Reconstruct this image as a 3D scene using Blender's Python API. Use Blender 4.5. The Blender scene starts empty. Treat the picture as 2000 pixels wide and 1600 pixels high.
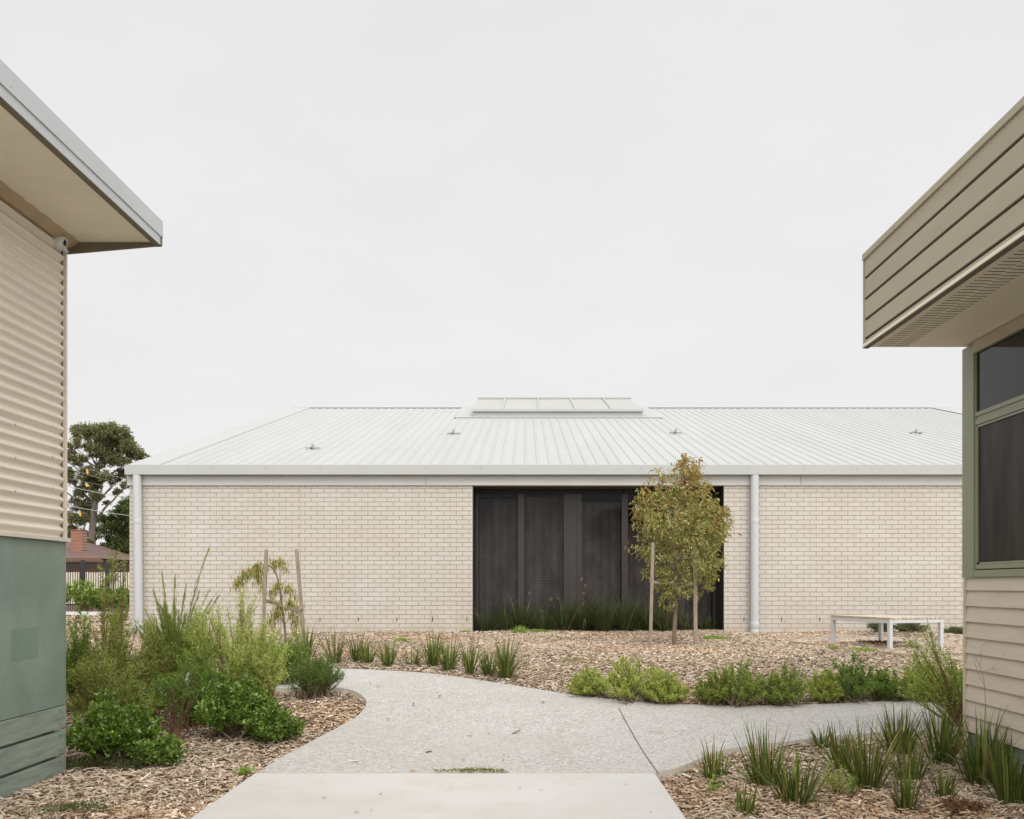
import bpy, bmesh, math, random
import numpy as np
from mathutils import Vector, Matrix
from mathutils.geometry import tessellate_polygon
random.seed(7)
rng = np.random.default_rng(11)
SC = bpy.context.scene
COL = SC.collection
F, CX, HY, E = 1857.0, 1027.0, 1143.0, 1.30     # focal length in photo pixels, principal point, eye height

# ------------------------------------------------------------------ helpers
def lin(r, g, b):
    f = lambda c: (c/255/12.92) if c/255 <= 0.04045 else ((c/255+0.055)/1.055)**2.4
    return (f(r), f(g), f(b))
def ss(a, b, x):
    t = np.clip((np.asarray(x, float)-a)/(b-a), 0, 1)
    return t*t*(3-2*t)
def zg(y):                       # finished path level
    return 0.40*ss(6.6, 13.0, y)
def zm(x, y):                    # mulch level
    ym = np.interp(x, [-2.2, -1.15, -0.43, 0.39, 0.88, 1.36, 1.87, 2.56, 3.5, 6, 12], [11.16, 10.88, 10.38, 9.73, 9.44, 9.25, 9.18, 9.18, 9.35, 9.6, 10.05])
    k = ss(-0.22, -0.02, np.asarray(y)-ym)
    und = 0.012*np.sin(np.asarray(x)*1.7+np.asarray(y)*0.9)+0.010*np.sin(np.asarray(x)*3.1-np.asarray(y)*2.3)
    heap = 0.03*ss(15.5, 17.5, y)*(0.5+0.5*np.sin(np.asarray(x)*2.1+0.6))
    return zg(y) - 0.045*(1-k) - 0.012 + und*0.7*ss(0.15, 0.8, np.asarray(y)-ym) + heap
def P(px, py, Y):
    return Vector(((px-CX)*Y/F, Y, E-(py-HY)*Y/F))
def G(px, py):                   # pixel -> point on the ground
    Y = F*(E-0.2)/(py-HY)
    for _ in range(60):
        X = (px-CX)*Y/F
        Y = 0.5*Y+0.5*F*(E-float(zm(X, Y)))/(py-HY)
    X = (px-CX)*Y/F
    return Vector((X, Y, float(zm(X, Y))))
ORG = {}
def tag(o, label=None, cat=None, group=None, kind=None):
    if label: o['label'] = label
    if cat: o['category'] = cat
    if group: o['group'] = group
    if kind: o['kind'] = kind
    return o
def thing(name, loc, label, cat, group=None):
    o = bpy.data.objects.new(name, None); COL.objects.link(o)
    o.location = loc; o.empty_display_size = 0.2
    ORG[o.name] = Vector(loc)
    return tag(o, label, cat, group)
def link(name, me, mat, parent, loc=None):
    o = bpy.data.objects.new(name, me); COL.objects.link(o)
    if mat: me.materials.append(mat)
    if parent is not None:
        o.parent = parent; ORG[o.name] = ORG[parent.name]
    else:
        o.location = loc if loc is not None else (0, 0, 0)
        ORG[o.name] = Vector(o.location)
    return o
def merge(o, parent):
    """fold a fixing (screws, slots, rivets) into the part it belongs to, keeping its material"""
    pm = parent.data; bm = bmesh.new(); bm.from_mesh(pm); n0 = len(bm.faces); bm.from_mesh(o.data)
    bm.faces.ensure_lookup_table(); k = len(pm.materials)
    for f in bm.faces[n0:]: f.material_index = k
    pm.materials.append(o.data.materials[0]); bm.to_mesh(pm); bm.free()
    me = o.data; bpy.data.objects.remove(o); bpy.data.meshes.remove(me)
class MB:
    def __init__(s): s.v = []; s.f = []
    def add(s, vs, fs):
        n = len(s.v); s.v += [tuple(v) for v in vs]; s.f += [tuple(i+n for i in f) for f in fs]; return s
    def box(s, x0, x1, y0, y1, z0, z1):
        return s.add([(x0,y0,z0),(x1,y0,z0),(x1,y1,z0),(x0,y1,z0),(x0,y0,z1),(x1,y0,z1),(x1,y1,z1),(x0,y1,z1)],
                     [(0,3,2,1),(4,5,6,7),(0,1,5,4),(1,2,6,5),(2,3,7,6),(3,0,4,7)])
    def bar(s, a, b, w, h, up=(0,0,1)):
        a = Vector(a); b = Vector(b); d = (b-a).normalized(); u = Vector(up)
        if abs(d.dot(u)) > 0.98: u = Vector((1,0,0))
        sd = d.cross(u).normalized()*w/2; u = sd.cross(d).normalized()*h/2
        vs = [p+x for p in (a, b) for x in (-sd-u, sd-u, sd+u, -sd+u)]
        return s.add(vs, [(0,3,2,1),(4,5,6,7),(0,1,5,4),(1,2,6,5),(2,3,7,6),(3,0,4,7)])
    def tube(s, pts, rs, n=6, cap=True):
        pts = [Vector(p) for p in pts]
        if not hasattr(rs, '__len__'): rs = [rs]*len(pts)
        vs = []; fs = []
        for i, p in enumerate(pts):
            d = (pts[min(i+1, len(pts)-1)]-pts[max(i-1, 0)]).normalized()
            u = Vector((0,0,1)) if abs(d.z) < 0.9 else Vector((1,0,0))
            a = d.cross(u).normalized(); b = d.cross(a)
            for k in range(n):
                t = 2*math.pi*k/n
                vs.append(p+(a*math.cos(t)+b*math.sin(t))*rs[i])
        for i in range(len(pts)-1):
            for k in range(n):
                fs.append((i*n+k, i*n+(k+1)%n, (i+1)*n+(k+1)%n, (i+1)*n+k))
        if cap:
            fs.append(tuple(range(n))[::-1]); fs.append(tuple((len(pts)-1)*n+k for k in range(n)))
        return s.add(vs, fs)
    def prism_y(s, prof, y0, y1):      # profile in (x,z), closed polygon
        n = len(prof)
        vs = [(x, y0, z) for x, z in prof]+[(x, y1, z) for x, z in prof]
        fs = [(i, (i+1) % n, n+(i+1) % n, n+i) for i in range(n)]
        return s.add(vs, fs+[tuple(range(n))[::-1], tuple(range(n, 2*n))])
    def lathe(s, c, axis, prof, n=20):  # prof: (dist along axis, radius)
        c = Vector(c); d = Vector(axis).normalized()
        a = d.cross(Vector((0,0,1)) if abs(d.z) < 0.9 else Vector((1,0,0))).normalized(); b = d.cross(a)
        vs = []; fs = []
        for t, r in prof:
            for k in range(n):
                w = 2*math.pi*k/n
                vs.append(c+d*t+(a*math.cos(w)+b*math.sin(w))*max(r, 1e-4))
        for i in range(len(prof)-1):
            for k in range(n):
                fs.append((i*n+k, i*n+(k+1) % n, (i+1)*n+(k+1) % n, (i+1)*n+k))
        return s.add(vs, fs)
    def build(s, name, mat, parent=None, loc=None, smooth=False, bevel=0):
        org = ORG[parent.name] if parent is not None else Vector(loc if loc is not None else (0,0,0))
        me = bpy.data.meshes.new(name)
        me.from_pydata([(x-org.x, y-org.y, z-org.z) for x, y, z in s.v], [], s.f)
        bm = bmesh.new(); bm.from_mesh(me)
        bmesh.ops.recalc_face_normals(bm, faces=bm.faces)
        bm.to_mesh(me); bm.free()
        if smooth:
            for p in me.polygons: p.use_smooth = True
        o = link(name, me, mat, parent, loc)
        if bevel:
            m = o.modifiers.new('bevel', 'BEVEL'); m.width = bevel; m.segments = 2; m.limit_method = 'ANGLE'
        return o
def npmesh(name, V, Q, C, mat, parent=None, loc=None, smooth=False):
    """V (N,3) world, Q (M,4) quads, C (N,3) linear colours"""
    org = np.array(ORG[parent.name] if parent is not None else (loc if loc is not None else (0,0,0)))
    V = (np.asarray(V)-org).astype(np.float32); Q = np.asarray(Q, dtype=np.int32)
    me = bpy.data.meshes.new(name)
    k = Q.shape[1]
    me.vertices.add(len(V)); me.vertices.foreach_set('co', V.ravel())
    me.loops.add(Q.size); me.loops.foreach_set('vertex_index', Q.ravel())
    me.polygons.add(len(Q)); me.polygons.foreach_set('loop_start', np.arange(len(Q), dtype=np.int32)*k)
    me.polygons.foreach_set('loop_total', np.full(len(Q), k, dtype=np.int32))
    if smooth: me.polygons.foreach_set('use_smooth', np.ones(len(Q), dtype=bool))
    me.update(calc_edges=True)
    at = me.color_attributes.new('Col', 'FLOAT_COLOR', 'POINT')
    c4 = np.ones((len(V), 4), dtype=np.float32); c4[:, :3] = C
    at.data.foreach_set('color', c4.ravel())
    return link(name, me, mat, parent, loc)

# ------------------------------------------------------------------ materials
def newmat(name):
    m = bpy.data.materials.new(name); m.use_nodes = True
    nt = m.node_tree; b = nt.nodes['Principled BSDF']
    return m, nt, b
def N(nt, t, **kw):
    n = nt.nodes.new(t)
    for k, v in kw.items():
        if k in n.inputs: n.inputs[k].default_value = v
        else: setattr(n, k, v)
    return n
def mixc(nt, fac, a, b, mode='MIX'):
    n = nt.nodes.new('ShaderNodeMix'); n.data_type = 'RGBA'; n.blend_type = mode
    for s, v in ((n.inputs[0], fac), (n.inputs[6], a), (n.inputs[7], b)):
        if isinstance(v, bpy.types.NodeSocket): nt.links.new(v, s)
        elif hasattr(v, '__len__'): s.default_value = (*v[:3], 1)
        else: s.default_value = v
    return n.outputs[2]
def ramp(nt, src, stops):
    r = nt.nodes.new('ShaderNodeValToRGB'); nt.links.new(src, r.inputs[0])
    el = r.color_ramp.elements
    while len(el) < len(stops): el.new(0.5)
    for e, (p, c) in zip(el, stops):
        e.position = p; e.color = (*c, 1) if hasattr(c, '__len__') else (c, c, c, 1)
    return r.outputs[0]
def noise(nt, scale, detail=4, rough=0.55, vec=None):
    n = N(nt, 'ShaderNodeTexNoise', Scale=scale, Detail=detail, Roughness=rough)
    nt.links.new(vec if vec else coords(nt), n.inputs['Vector'])
    return n.outputs['Fac']
def coords(nt, scale=None):
    t = nt.nodes.get('tc') or nt.nodes.new('ShaderNodeTexCoord'); t.name = 'tc'
    if scale is None: return t.outputs['Object']
    m = nt.nodes.new('ShaderNodeMapping'); m.inputs['Scale'].default_value = scale
    nt.links.new(t.outputs['Object'], m.inputs['Vector'])
    return m.outputs[0]
def bump(nt, b, h, strength=0.3, dist=0.01):
    n = N(nt, 'ShaderNodeBump', Strength=strength, Distance=dist)
    nt.links.new(h, n.inputs['Height']); nt.links.new(n.outputs[0], b.inputs['Normal'])
def paint(name, col, rough=0.5, var=0.08, scale=3.0, fine=0.03, metallic=0.0, streak=None, bmp=0.0, bscale=200):
    m, nt, b = newmat(name)
    c2 = tuple(x*(1-var) for x in col); c1 = tuple(min(1, x*(1+var*0.6)) for x in col)
    f = noise(nt, scale, 5, 0.6, coords(nt, streak) if streak else None)
    f = ramp(nt, f, [(0.3, 0.0), (0.7, 1.0)])
    c = mixc(nt, f, c2, c1)
    if fine:
        g = noise(nt, 90, 3, 0.6)
        c = mixc(nt, fine, c, g, 'OVERLAY')
    nt.links.new(c, b.inputs['Base Color'])
    b.inputs['Roughness'].default_value = rough; b.inputs['Metallic'].default_value = metallic
    if bmp: bump(nt, b, noise(nt, bscale, 3), bmp, 0.003)
    return m
def colmat(name, rough=0.55, trans=0.25, spec=0.3, var=0.0):
    m, nt, b = newmat(name)
    a = N(nt, 'ShaderNodeAttribute', attribute_name='Col')
    nt.links.new(a.outputs['Color'], b.inputs['Base Color'])
    b.inputs['Roughness'].default_value = rough
    b.inputs['Specular IOR Level'].default_value = spec
    if trans:
        t = nt.nodes.new('ShaderNodeBsdfTranslucent')
        tc = mixc(nt, 1.0, a.outputs['Color'], (0.95, 1.0, 0.45), 'MULTIPLY')
        nt.links.new(tc, t.inputs['Color'])
        mx = nt.nodes.new('ShaderNodeMixShader'); mx.inputs[0].default_value = trans
        nt.links.new(b.outputs[0], mx.inputs[1]); nt.links.new(t.outputs[0], mx.inputs[2])
        nt.links.new(mx.outputs[0], nt.nodes['Material Output'].inputs['Surface'])
    return m
M = {}
M['leaf'] = colmat('leaf', 0.5, 0.40, 0.35)
M['gloss_leaf'] = colmat('glossy_leaf', 0.32, 0.2, 0.5)
M['blade'] = colmat('grass_blade', 0.5, 0.28, 0.25)
M['chips'] = colmat('wood_chips', 0.85, 0, 0.15)
M['bark'] = paint('bark', (0.20, 0.145, 0.10), 0.85, 0.35, 14, 0.1, bmp=0.6, bscale=60)
M['red_bark'] = paint('reddish_stem', (0.20, 0.10, 0.055), 0.8, 0.3, 20)
M['gum_bark'] = paint('gum_bark', (0.15, 0.125, 0.10), 0.85, 0.3, 1.2)
M['stake'] = paint('weathered_hardwood', (0.31, 0.25, 0.19), 0.85, 0.35, 6, 0.2, streak=(8, 8, 0.8), bmp=0.4, bscale=40)
M['strap'] = paint('hessian_strap', (0.36, 0.29, 0.20), 0.9, 0.2, 30)
# brick
def brick():
    m, nt, b = newmat('pale_brick')
    t = coords(nt)
    sp = nt.nodes.new('ShaderNodeSeparateXYZ'); nt.links.new(t, sp.inputs[0])
    ad = N(nt, 'ShaderNodeMath', operation='ADD'); nt.links.new(sp.outputs[0], ad.inputs[0]); nt.links.new(sp.outputs[1], ad.inputs[1])
    cb = nt.nodes.new('ShaderNodeCombineXYZ'); nt.links.new(ad.outputs[0], cb.inputs[0]); nt.links.new(sp.outputs[2], cb.inputs[1])
    br = N(nt, 'ShaderNodeTexBrick', Scale=1.0)
    nt.links.new(cb.outputs[0], br.inputs['Vector'])
    br.offset = 0.5; br.inputs['Brick Width'].default_value = 0.2395; br.inputs['Row Height'].default_value = 0.0854
    br.inputs['Mortar Size'].default_value = 0.0068; br.inputs['Mortar Smooth'].default_value = 0.25
    br.inputs['Bias'].default_value = 0.0
    br.inputs['Color1'].default_value = (*BRICK[0], 1); br.inputs['Color2'].default_value = (*BRICK[1], 1)
    br.inputs['Mortar'].default_value = (*BRICK[2], 1)
    lg = noise(nt, 0.9, 5, 0.6)
    c = mixc(nt, ramp(nt, lg, [(0.35, 0.0), (0.7, 1.0)]), mixc(nt, 1.0, br.outputs['Color'], (0.93, 0.91, 0.88), 'MULTIPLY'), br.outputs['Color'])
    # soil splash on the lowest courses and a few pale runs, patchy
    zr = N(nt, 'ShaderNodeMapRange'); zr.inputs['From Min'].default_value = 0.42; zr.inputs['From Max'].default_value = 0.0; nt.links.new(sp.outputs[2], zr.inputs['Value'])
    spl = N(nt, 'ShaderNodeMath', operation='MULTIPLY'); nt.links.new(zr.outputs[0], spl.inputs[0]); nt.links.new(ramp(nt, noise(nt, 2.3, 6, 0.7), [(0.42, 0.0), (0.65, 0.65)]), spl.inputs[1])
    c = mixc(nt, spl.outputs[0], c, (0.45, 0.36, 0.26))
    c = mixc(nt, ramp(nt, noise(nt, 1.0, 5, 0.65, coords(nt, (5, 5, 0.5))), [(0.60, 0.0), (0.80, 0.22)]), c, (0.66, 0.62, 0.55))
    c = mixc(nt, 0.10, c, noise(nt, 55, 4, 0.7), 'OVERLAY')
    nt.links.new(c, b.inputs['Base Color'])
    b.inputs['Roughness'].default_value = 0.9; b.inputs['Specular IOR Level'].default_value = 0.2
    h = N(nt, 'ShaderNodeMath', operation='SUBTRACT'); h.inputs[0].default_value = 1.0
    nt.links.new(br.outputs['Fac'], h.inputs[1])
    h2 = N(nt, 'ShaderNodeMath', operation='MULTIPLY_ADD'); nt.links.new(noise(nt, 120, 3), h2.inputs[0]); h2.inputs[1].default_value = 0.15
    nt.links.new(h.outputs[0], h2.inputs[2])
    bump(nt, b, h2.outputs[0], 0.8, 0.008)
    return m
BRICK = [(0.575, 0.54, 0.495), (0.54, 0.505, 0.46), (0.37, 0.325, 0.25)]
M['brick'] = brick()
M['roof'] = paint('pale_metal_roof', (0.405, 0.41, 0.40), 0.5, 0.05, 0.5, 0.02, streak=(3, 0.25, 1))
M['gutter'] = paint('pale_grey_gutter', (0.385, 0.39, 0.375), 0.45, 0.04, 0.8, 0.02)
M['fasciapanel'] = paint('grey_fascia_panel', (0.53, 0.53, 0.505), 0.55, 0.05, 1.2, 0.02)
M['downpipe'] = paint('downpipe_paint', (0.50, 0.51, 0.515), 0.75, 0.05, 2, 0.02)
M['white_pvc'] = paint('white_plastic', (0.60, 0.60, 0.61), 0.4, 0.05, 4, 0.02)
M['polycarb'] = paint('pale_glazing_sheet', (0.385, 0.38, 0.355), 0.45, 0.05, 0.6, 0.02)
M['black'] = paint('dark_bronze_metal', (0.016, 0.012, 0.009), 0.5, 0.15, 2, 0.02)
M['bronze'] = paint('bronze_panel', (0.042, 0.032, 0.029), 0.4, 0.15, 2, 0.02)
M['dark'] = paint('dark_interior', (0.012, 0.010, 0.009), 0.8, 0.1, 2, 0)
M['reveal'] = paint('recess_soffit_sheet', (0.17, 0.135, 0.10), 0.6, 0.1, 2, 0.02)
M['closure'] = paint('foam_closure', (0.28, 0.27, 0.25), 0.9, 0.1, 3)
M['mortar'] = paint('joint_sealant', (0.42, 0.36, 0.25), 0.8, 0.1, 5)
M['steel'] = paint('galvanised_steel', (0.35, 0.35, 0.36), 0.4, 0.1, 8, metallic=0.7)
# left building
M['corr'] = paint('cream_corrugated_sheet', (0.74, 0.675, 0.57), 0.45, 0.07, 1.5, 0.03, streak=(1, 0.6, 4))
M['cream_trim'] = paint('cream_trim', (0.64, 0.575, 0.48), 0.45, 0.06, 2, 0.03)
M['greenpanel'] = paint('grey_green_paint', (0.215, 0.27, 0.22), 0.6, 0.20, 2.2, 0.10, bmp=0.15, bscale=120)
M['greenpatch'] = paint('fresh_green_paint', (0.18, 0.245, 0.18), 0.6, 0.10, 6, 0.05)
M['greenboard'] = paint('grey_green_board', (0.25, 0.305, 0.25), 0.75, 0.30, 5, 0.10, streak=(2, 0.6, 6), bmp=0.3, bscale=50)
M['soffit_l'] = paint('soffit_sheet_taupe', (0.80, 0.735, 0.59), 0.6, 0.05, 2, 0.03)
M['tanband'] = paint('tan_flashing', (0.46, 0.35, 0.22), 0.6, 0.12, 4, 0.04)
M['fascia_l'] = paint('blue_grey_flashing', (0.48, 0.495, 0.50), 0.4, 0.05, 1.2, 0.02)
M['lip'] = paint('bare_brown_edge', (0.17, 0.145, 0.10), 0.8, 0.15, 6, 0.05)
M['screw'] = paint('screw_head', (0.42, 0.38, 0.31), 0.4, 0.1, 20)
# right building
M['wb'] = paint('taupe_weatherboard', (0.60, 0.515, 0.415), 0.65, 0.09, 2.5, 0.05, streak=(3, 0.7, 5), bmp=0.12, bscale=80)
M['fasc_r'] = paint('taupe_lining_board', (0.405, 0.36, 0.26), 0.6, 0.08, 2.0, 0.04, streak=(3, 0.5, 4))
M['soff_r'] = paint('cream_soffit', (0.85, 0.78, 0.62), 0.65, 0.05, 2, 0.03)
M['greenframe'] = paint('olive_frame', (0.26, 0.275, 0.185), 0.45, 0.06, 2.5, 0.03)
M['slot'] = paint('vent_slot', (0.05, 0.04, 0.025), 0.9, 0.1, 5, 0)
def glass(name, base, rough=0.03, alpha=0.35, fold=None):
    m, nt, b = newmat(name)
    f = noise(nt, 3.0, 3)
    nt.links.new(mixc(nt, f, base, tuple(x*1.25 for x in base)), b.inputs['Base Color'])
    b.inputs['Roughness'].default_value = rough; b.inputs['IOR'].default_value = 1.5
    t = nt.nodes.new('ShaderNodeBsdfTransparent'); t.inputs[0].default_value = (0.75, 0.77, 0.78, 1)
    mx = nt.nodes.new('ShaderNodeMixShader'); mx.inputs[0].default_value = alpha
    nt.links.new(t.outputs[0], mx.inputs[1]); nt.links.new(b.outputs[0], mx.inputs[2])
    nt.links.new(mx.outputs[0], nt.nodes['Material Output'].inputs['Surface'])
    bump(nt, b, noise(nt, 1.2, 2), 0.04, 0.02)
    if fold:
        fo = ramp(nt, noise(nt, 3.0, 4, 0.6, coords(nt, (2.0, 2.0, 0.45))), [(0.40, 0.0), (0.72, 1.0)])
        nt.links.new(mixc(nt, fo, base, fold), b.inputs['Base Color'])
    return m
M['glass'] = glass('window_glass', (0.02, 0.018, 0.018), 0.03, 0.14)
M['pane_hi'] = glass('tinted_window_glass', (0.012, 0.011, 0.014), 0.06, 0.85)
for n_ in M['pane_hi'].node_tree.nodes:
    if n_.type == 'BSDF_PRINCIPLED': n_.inputs['Specular IOR Level'].default_value = 0.36
M['screenmesh'] = glass('insect_screen_glass', (0.010, 0.007, 0.005), 0.35, 0.95, (0.045, 0.036, 0.032))
for n_ in M['screenmesh'].node_tree.nodes:
    if n_.type == 'BSDF_PRINCIPLED': n_.inputs['Specular IOR Level'].default_value = 0.22
def blind():
    m, nt, b = newmat('blind_fabric')
    w = N(nt, 'ShaderNodeTexWave', Scale=26.0, Distortion=0.6, Detail=2.0); w.bands_direction = 'Z'
    nt.links.new(coords(nt), w.inputs['Vector'])
    n1 = noise(nt, 1.5, 4, 0.6, coords(nt, (2.5, 1, 1.2)))
    c = mixc(nt, ramp(nt, n1, [(0.35, 0.0), (0.75, 1.0)]), (0.21, 0.155, 0.13), (0.44, 0.345, 0.31))  # lighter blotches paint in faint light showing through from behind
    c = mixc(nt, 0.35, c, w.outputs['Color'], 'MULTIPLY')
    w2 = N(nt, 'ShaderNodeTexWave', Scale=1.9, Distortion=1.2, Detail=2.0); w2.bands_direction = 'X'; nt.links.new(coords(nt), w2.inputs['Vector'])  # broad upright bands paint in light from the windows opposite
    c = mixc(nt, 0.5, c, ramp(nt, w2.outputs['Fac'], [(0.0, 0.55), (1.0, 1.0)]), 'MULTIPLY')
    nt.links.new(c, b.inputs['Base Color']); b.inputs['Roughness'].default_value = 0.7
    return m
M['blind'] = blind()
def concrete():
    m, nt, b = newmat('smooth_concrete')
    c = mixc(nt, ramp(nt, noise(nt, 0.8, 6, 0.65), [(0.35, 0.0), (0.68, 1.0)]), (0.475, 0.455, 0.425), (0.545, 0.53, 0.505))
    c = mixc(nt, ramp(nt, noise(nt, 2.2, 6, 0.7), [(0.56, 0.0), (0.74, 0.6)]), c, (0.43, 0.39, 0.33))
    c = mixc(nt, ramp(nt, noise(nt, 14, 4, 0.7), [(0.66, 0.0), (0.72, 0.25)]), c, (0.36, 0.32, 0.27))
    c = mixc(nt, 0.08, c, noise(nt, 160, 3, 0.7), 'OVERLAY')
    nt.links.new(c, b.inputs['Base Color']); b.inputs['Roughness'].default_value = 0.85
    bump(nt, b, noise(nt, 130, 4), 0.12, 0.004)
    return m
M['concrete'] = concrete()
M['formed_edge'] = paint('formed_concrete_edge', (0.68, 0.62, 0.54), 0.85, 0.12, 4, 0.08)
def aggregate():
    m, nt, b = newmat('exposed_aggregate')
    v = N(nt, 'ShaderNodeTexVoronoi', Scale=52.0, Randomness=1.0); nt.links.new(coords(nt), v.inputs['Vector'])
    sp = nt.nodes.new('ShaderNodeSeparateColor'); nt.links.new(v.outputs['Color'], sp.inputs[0])
    patch = ramp(nt, noise(nt, 1.1, 6, 0.75), [(0.36, 0.25), (0.60, 1.0)])
    base = ramp(nt, sp.outputs[1], [(0.0, (0.365, 0.345, 0.32)), (0.5, (0.42, 0.40, 0.375)), (1.0, (0.51, 0.49, 0.465))])
    base = mixc(nt, 0.12, base, noise(nt, 60, 4, 0.7), 'OVERLAY')
    dot = mixc(nt, 1.0, ramp(nt, v.outputs['Distance'], [(0.34, 1.0), (0.50, 0.0)]), ramp(nt, sp.outputs[0], [(0.34, 1.0), (0.40, 0.0)]), 'MULTIPLY')
    dot = mixc(nt, 1.0, dot, patch, 'MULTIPLY')
    c = mixc(nt, dot, base, ramp(nt, sp.outputs[2], [(0.0, (0.14, 0.12, 0.115)), (0.6, (0.25, 0.215, 0.195)), (1.0, (0.32, 0.26, 0.20))]))
    c = mixc(nt, ramp(nt, noise(nt, 0.5, 6, 0.75), [(0.48, 0.0), (0.70, 0.55)]), c, (0.34, 0.315, 0.285))
    nt.links.new(c, b.inputs['Base Color']); b.inputs['Roughness'].default_value = 0.85
    bump(nt, b, v.outputs['Distance'], 0.3, 0.004)
    return m
M['aggregate'] = aggregate()
def mulch():
    m, nt, b = newmat('mulch_soil')
    n1 = noise(nt, 45, 6, 0.7, coords(nt, (1, 0.6, 1)))
    c = ramp(nt, n1, [(0.30, (0.035, 0.024, 0.016)), (0.46, (0.10, 0.07, 0.045)), (0.60, (0.22, 0.165, 0.12)), (0.75, (0.36, 0.29, 0.22))])
    c = mixc(nt, ramp(nt, noise(nt, 0.7, 4), [(0.45, 0.0), (0.7, 0.35)]), c, (0.22, 0.15, 0.09))
    nt.links.new(c, b.inputs['Base Color']); b.inputs['Roughness'].default_value = 0.95
    b.inputs['Specular IOR Level'].default_value = 0.1
    bump(nt, b, n1, 0.9, 0.02)
    return m
M['mulch'] = mulch()
M['gravel'] = paint('pale_crushed_gravel', (0.40, 0.335, 0.275), 0.95, 0.35, 14, 0.25, bmp=0.6, bscale=120)
M['timber_edge'] = paint('timber_edging', (0.36, 0.27, 0.18), 0.8, 0.25, 10)
M['joint'] = paint('path_joint', (0.13, 0.11, 0.09), 0.9, 0.1, 5)
M['bench_metal'] = paint('white_bench_metal', (0.56, 0.57, 0.58), 0.35, 0.05, 3, 0.02)
M['bench_timber'] = paint('oiled_timber_slat', (0.46, 0.37, 0.26), 0.6, 0.25, 9, 0.1)
M['slat_pale'] = paint('pale_timber_slat', (0.54, 0.48, 0.39), 0.65, 0.2, 9, 0.1)
M['cam_white'] = paint('camera_white', (0.72, 0.72, 0.70), 0.3, 0.04, 5, 0)
M['cam_lens'] = paint('camera_bubble', (0.02, 0.02, 0.022), 0.08, 0.05, 5, 0)
M['fence_black'] = paint('black_fence_metal', (0.016, 0.014, 0.012), 0.45, 0.1, 3, 0)
M['pale_fence'] = paint('cream_fence_sheet', (0.62, 0.57, 0.46), 0.7, 0.1, 2, 0.05)
M['house_brick'] = paint('brown_house_brick', (0.16, 0.085, 0.055), 0.9, 0.2, 3, 0.1)
M['wire'] = paint('wire_sheath', (0.34, 0.34, 0.33), 0.6, 0.1, 2, 0)
M['marker'] = paint('yellow_marker', (0.62, 0.38, 0.08), 0.5, 0.15, 8, 0)
def redbrick():
    m, nt, b = newmat('red_chimney_brick')
    br = N(nt, 'ShaderNodeTexBrick', Scale=1.0); nt.links.new(coords(nt), br.inputs['Vector'])
    mp = nt.nodes.new('ShaderNodeMapping'); mp.inputs['Rotation'].default_value = (math.pi/2, 0, 0)
    nt.links.new(coords(nt), mp.inputs[0]); nt.links.new(mp.outputs[0], br.inputs['Vector'])
    br.inputs['Brick Width'].default_value = 0.24; br.inputs['Row Height'].default_value = 0.086; br.inputs['Mortar Size'].default_value = 0.008
    br.inputs['Color1'].default_value = (0.30, 0.105, 0.06, 1); br.inputs['Color2'].default_value = (0.22, 0.08, 0.05, 1); br.inputs['Mortar'].default_value = (0.32, 0.25, 0.2, 1)
    nt.links.new(br.outputs['Color'], b.inputs['Base Color']); b.inputs['Roughness'].default_value = 0.9
    return m
M['redbrick'] = redbrick()
def tiles():
    m, nt, b = newmat('terracotta_tiles')
    w = N(nt, 'ShaderNodeTexWave', Scale=1.1, Distortion=0.3); w.bands_direction = 'Z'; nt.links.new(coords(nt), w.inputs['Vector'])
    w.inputs['Scale'].default_value = 2.6
    c = mixc(nt, noise(nt, 6, 3), (0.14, 0.085, 0.07), (0.23, 0.15, 0.125))
    c = mixc(nt, 0.6, c, w.outputs['Color'], 'MULTIPLY')
    nt.links.new(c, b.inputs['Base Color']); b.inputs['Roughness'].default_value = 0.8
    bump(nt, b, w.outputs['Fac'], 0.8, 0.05)
    return m
M['tiles'] = tiles()

# ------------------------------------------------------------------ camera, light, sky
cam = bpy.data.cameras.new('camera'); co = bpy.data.objects.new('camera', cam); COL.objects.link(co)
co.location = (0, 0, E); co.rotation_euler = (math.radians(90), 0, 0)
cam.sensor_width = 36; cam.lens = 36*F/2000; cam.shift_x = -27/2000; cam.shift_y = 343/2000
cam.clip_end = 2000; cam.clip_start = 0.05
SC.camera = co
SUN_EL, SUN_AZ = 50, 165                 # degrees; azimuth clockwise from +Y: behind the camera, a little to the right
w = bpy.data.worlds.new('World'); SC.world = w; w.use_nodes = True
nt = w.node_tree; bg = nt.nodes['Background']
sky = nt.nodes.new('ShaderNodeTexSky'); sky.sky_type = 'NISHITA'; sky.sun_disc = False
sky.sun_elevation = math.radians(SUN_EL); sky.sun_rotation = math.radians(SUN_AZ)
hs = N(nt, 'ShaderNodeHueSaturation', Saturation=0.15); nt.links.new(sky.outputs[0], hs.inputs['Color'])
tc = nt.nodes.new('ShaderNodeTexCoord'); sx = nt.nodes.new('ShaderNodeSeparateXYZ'); nt.links.new(tc.outputs['Generated'], sx.inputs[0])
SKY = 7.7
g = ramp(nt, sx.outputs[2], [(0.0, (0.80, 0.80, 0.80)), (0.02, (0.985, 0.97, 0.96)), (0.30, (0.975, 0.968, 0.966)), (0.62, (0.965, 0.96, 0.96)), (0.82, (1.0, 1.0, 1.0))])
mpc = nt.nodes.new('ShaderNodeMapping'); mpc.inputs['Scale'].default_value = (1.0, 1.0, 2.6); nt.links.new(tc.outputs['Generated'], mpc.inputs[0])
cl = noise(nt, 2.6, 7, 0.62, mpc.outputs[0])
cl = ramp(nt, cl, [(0.32, 0.965), (0.68, 1.02)])
c = mixc(nt, 1.0, g, cl, 'MULTIPLY')
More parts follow.
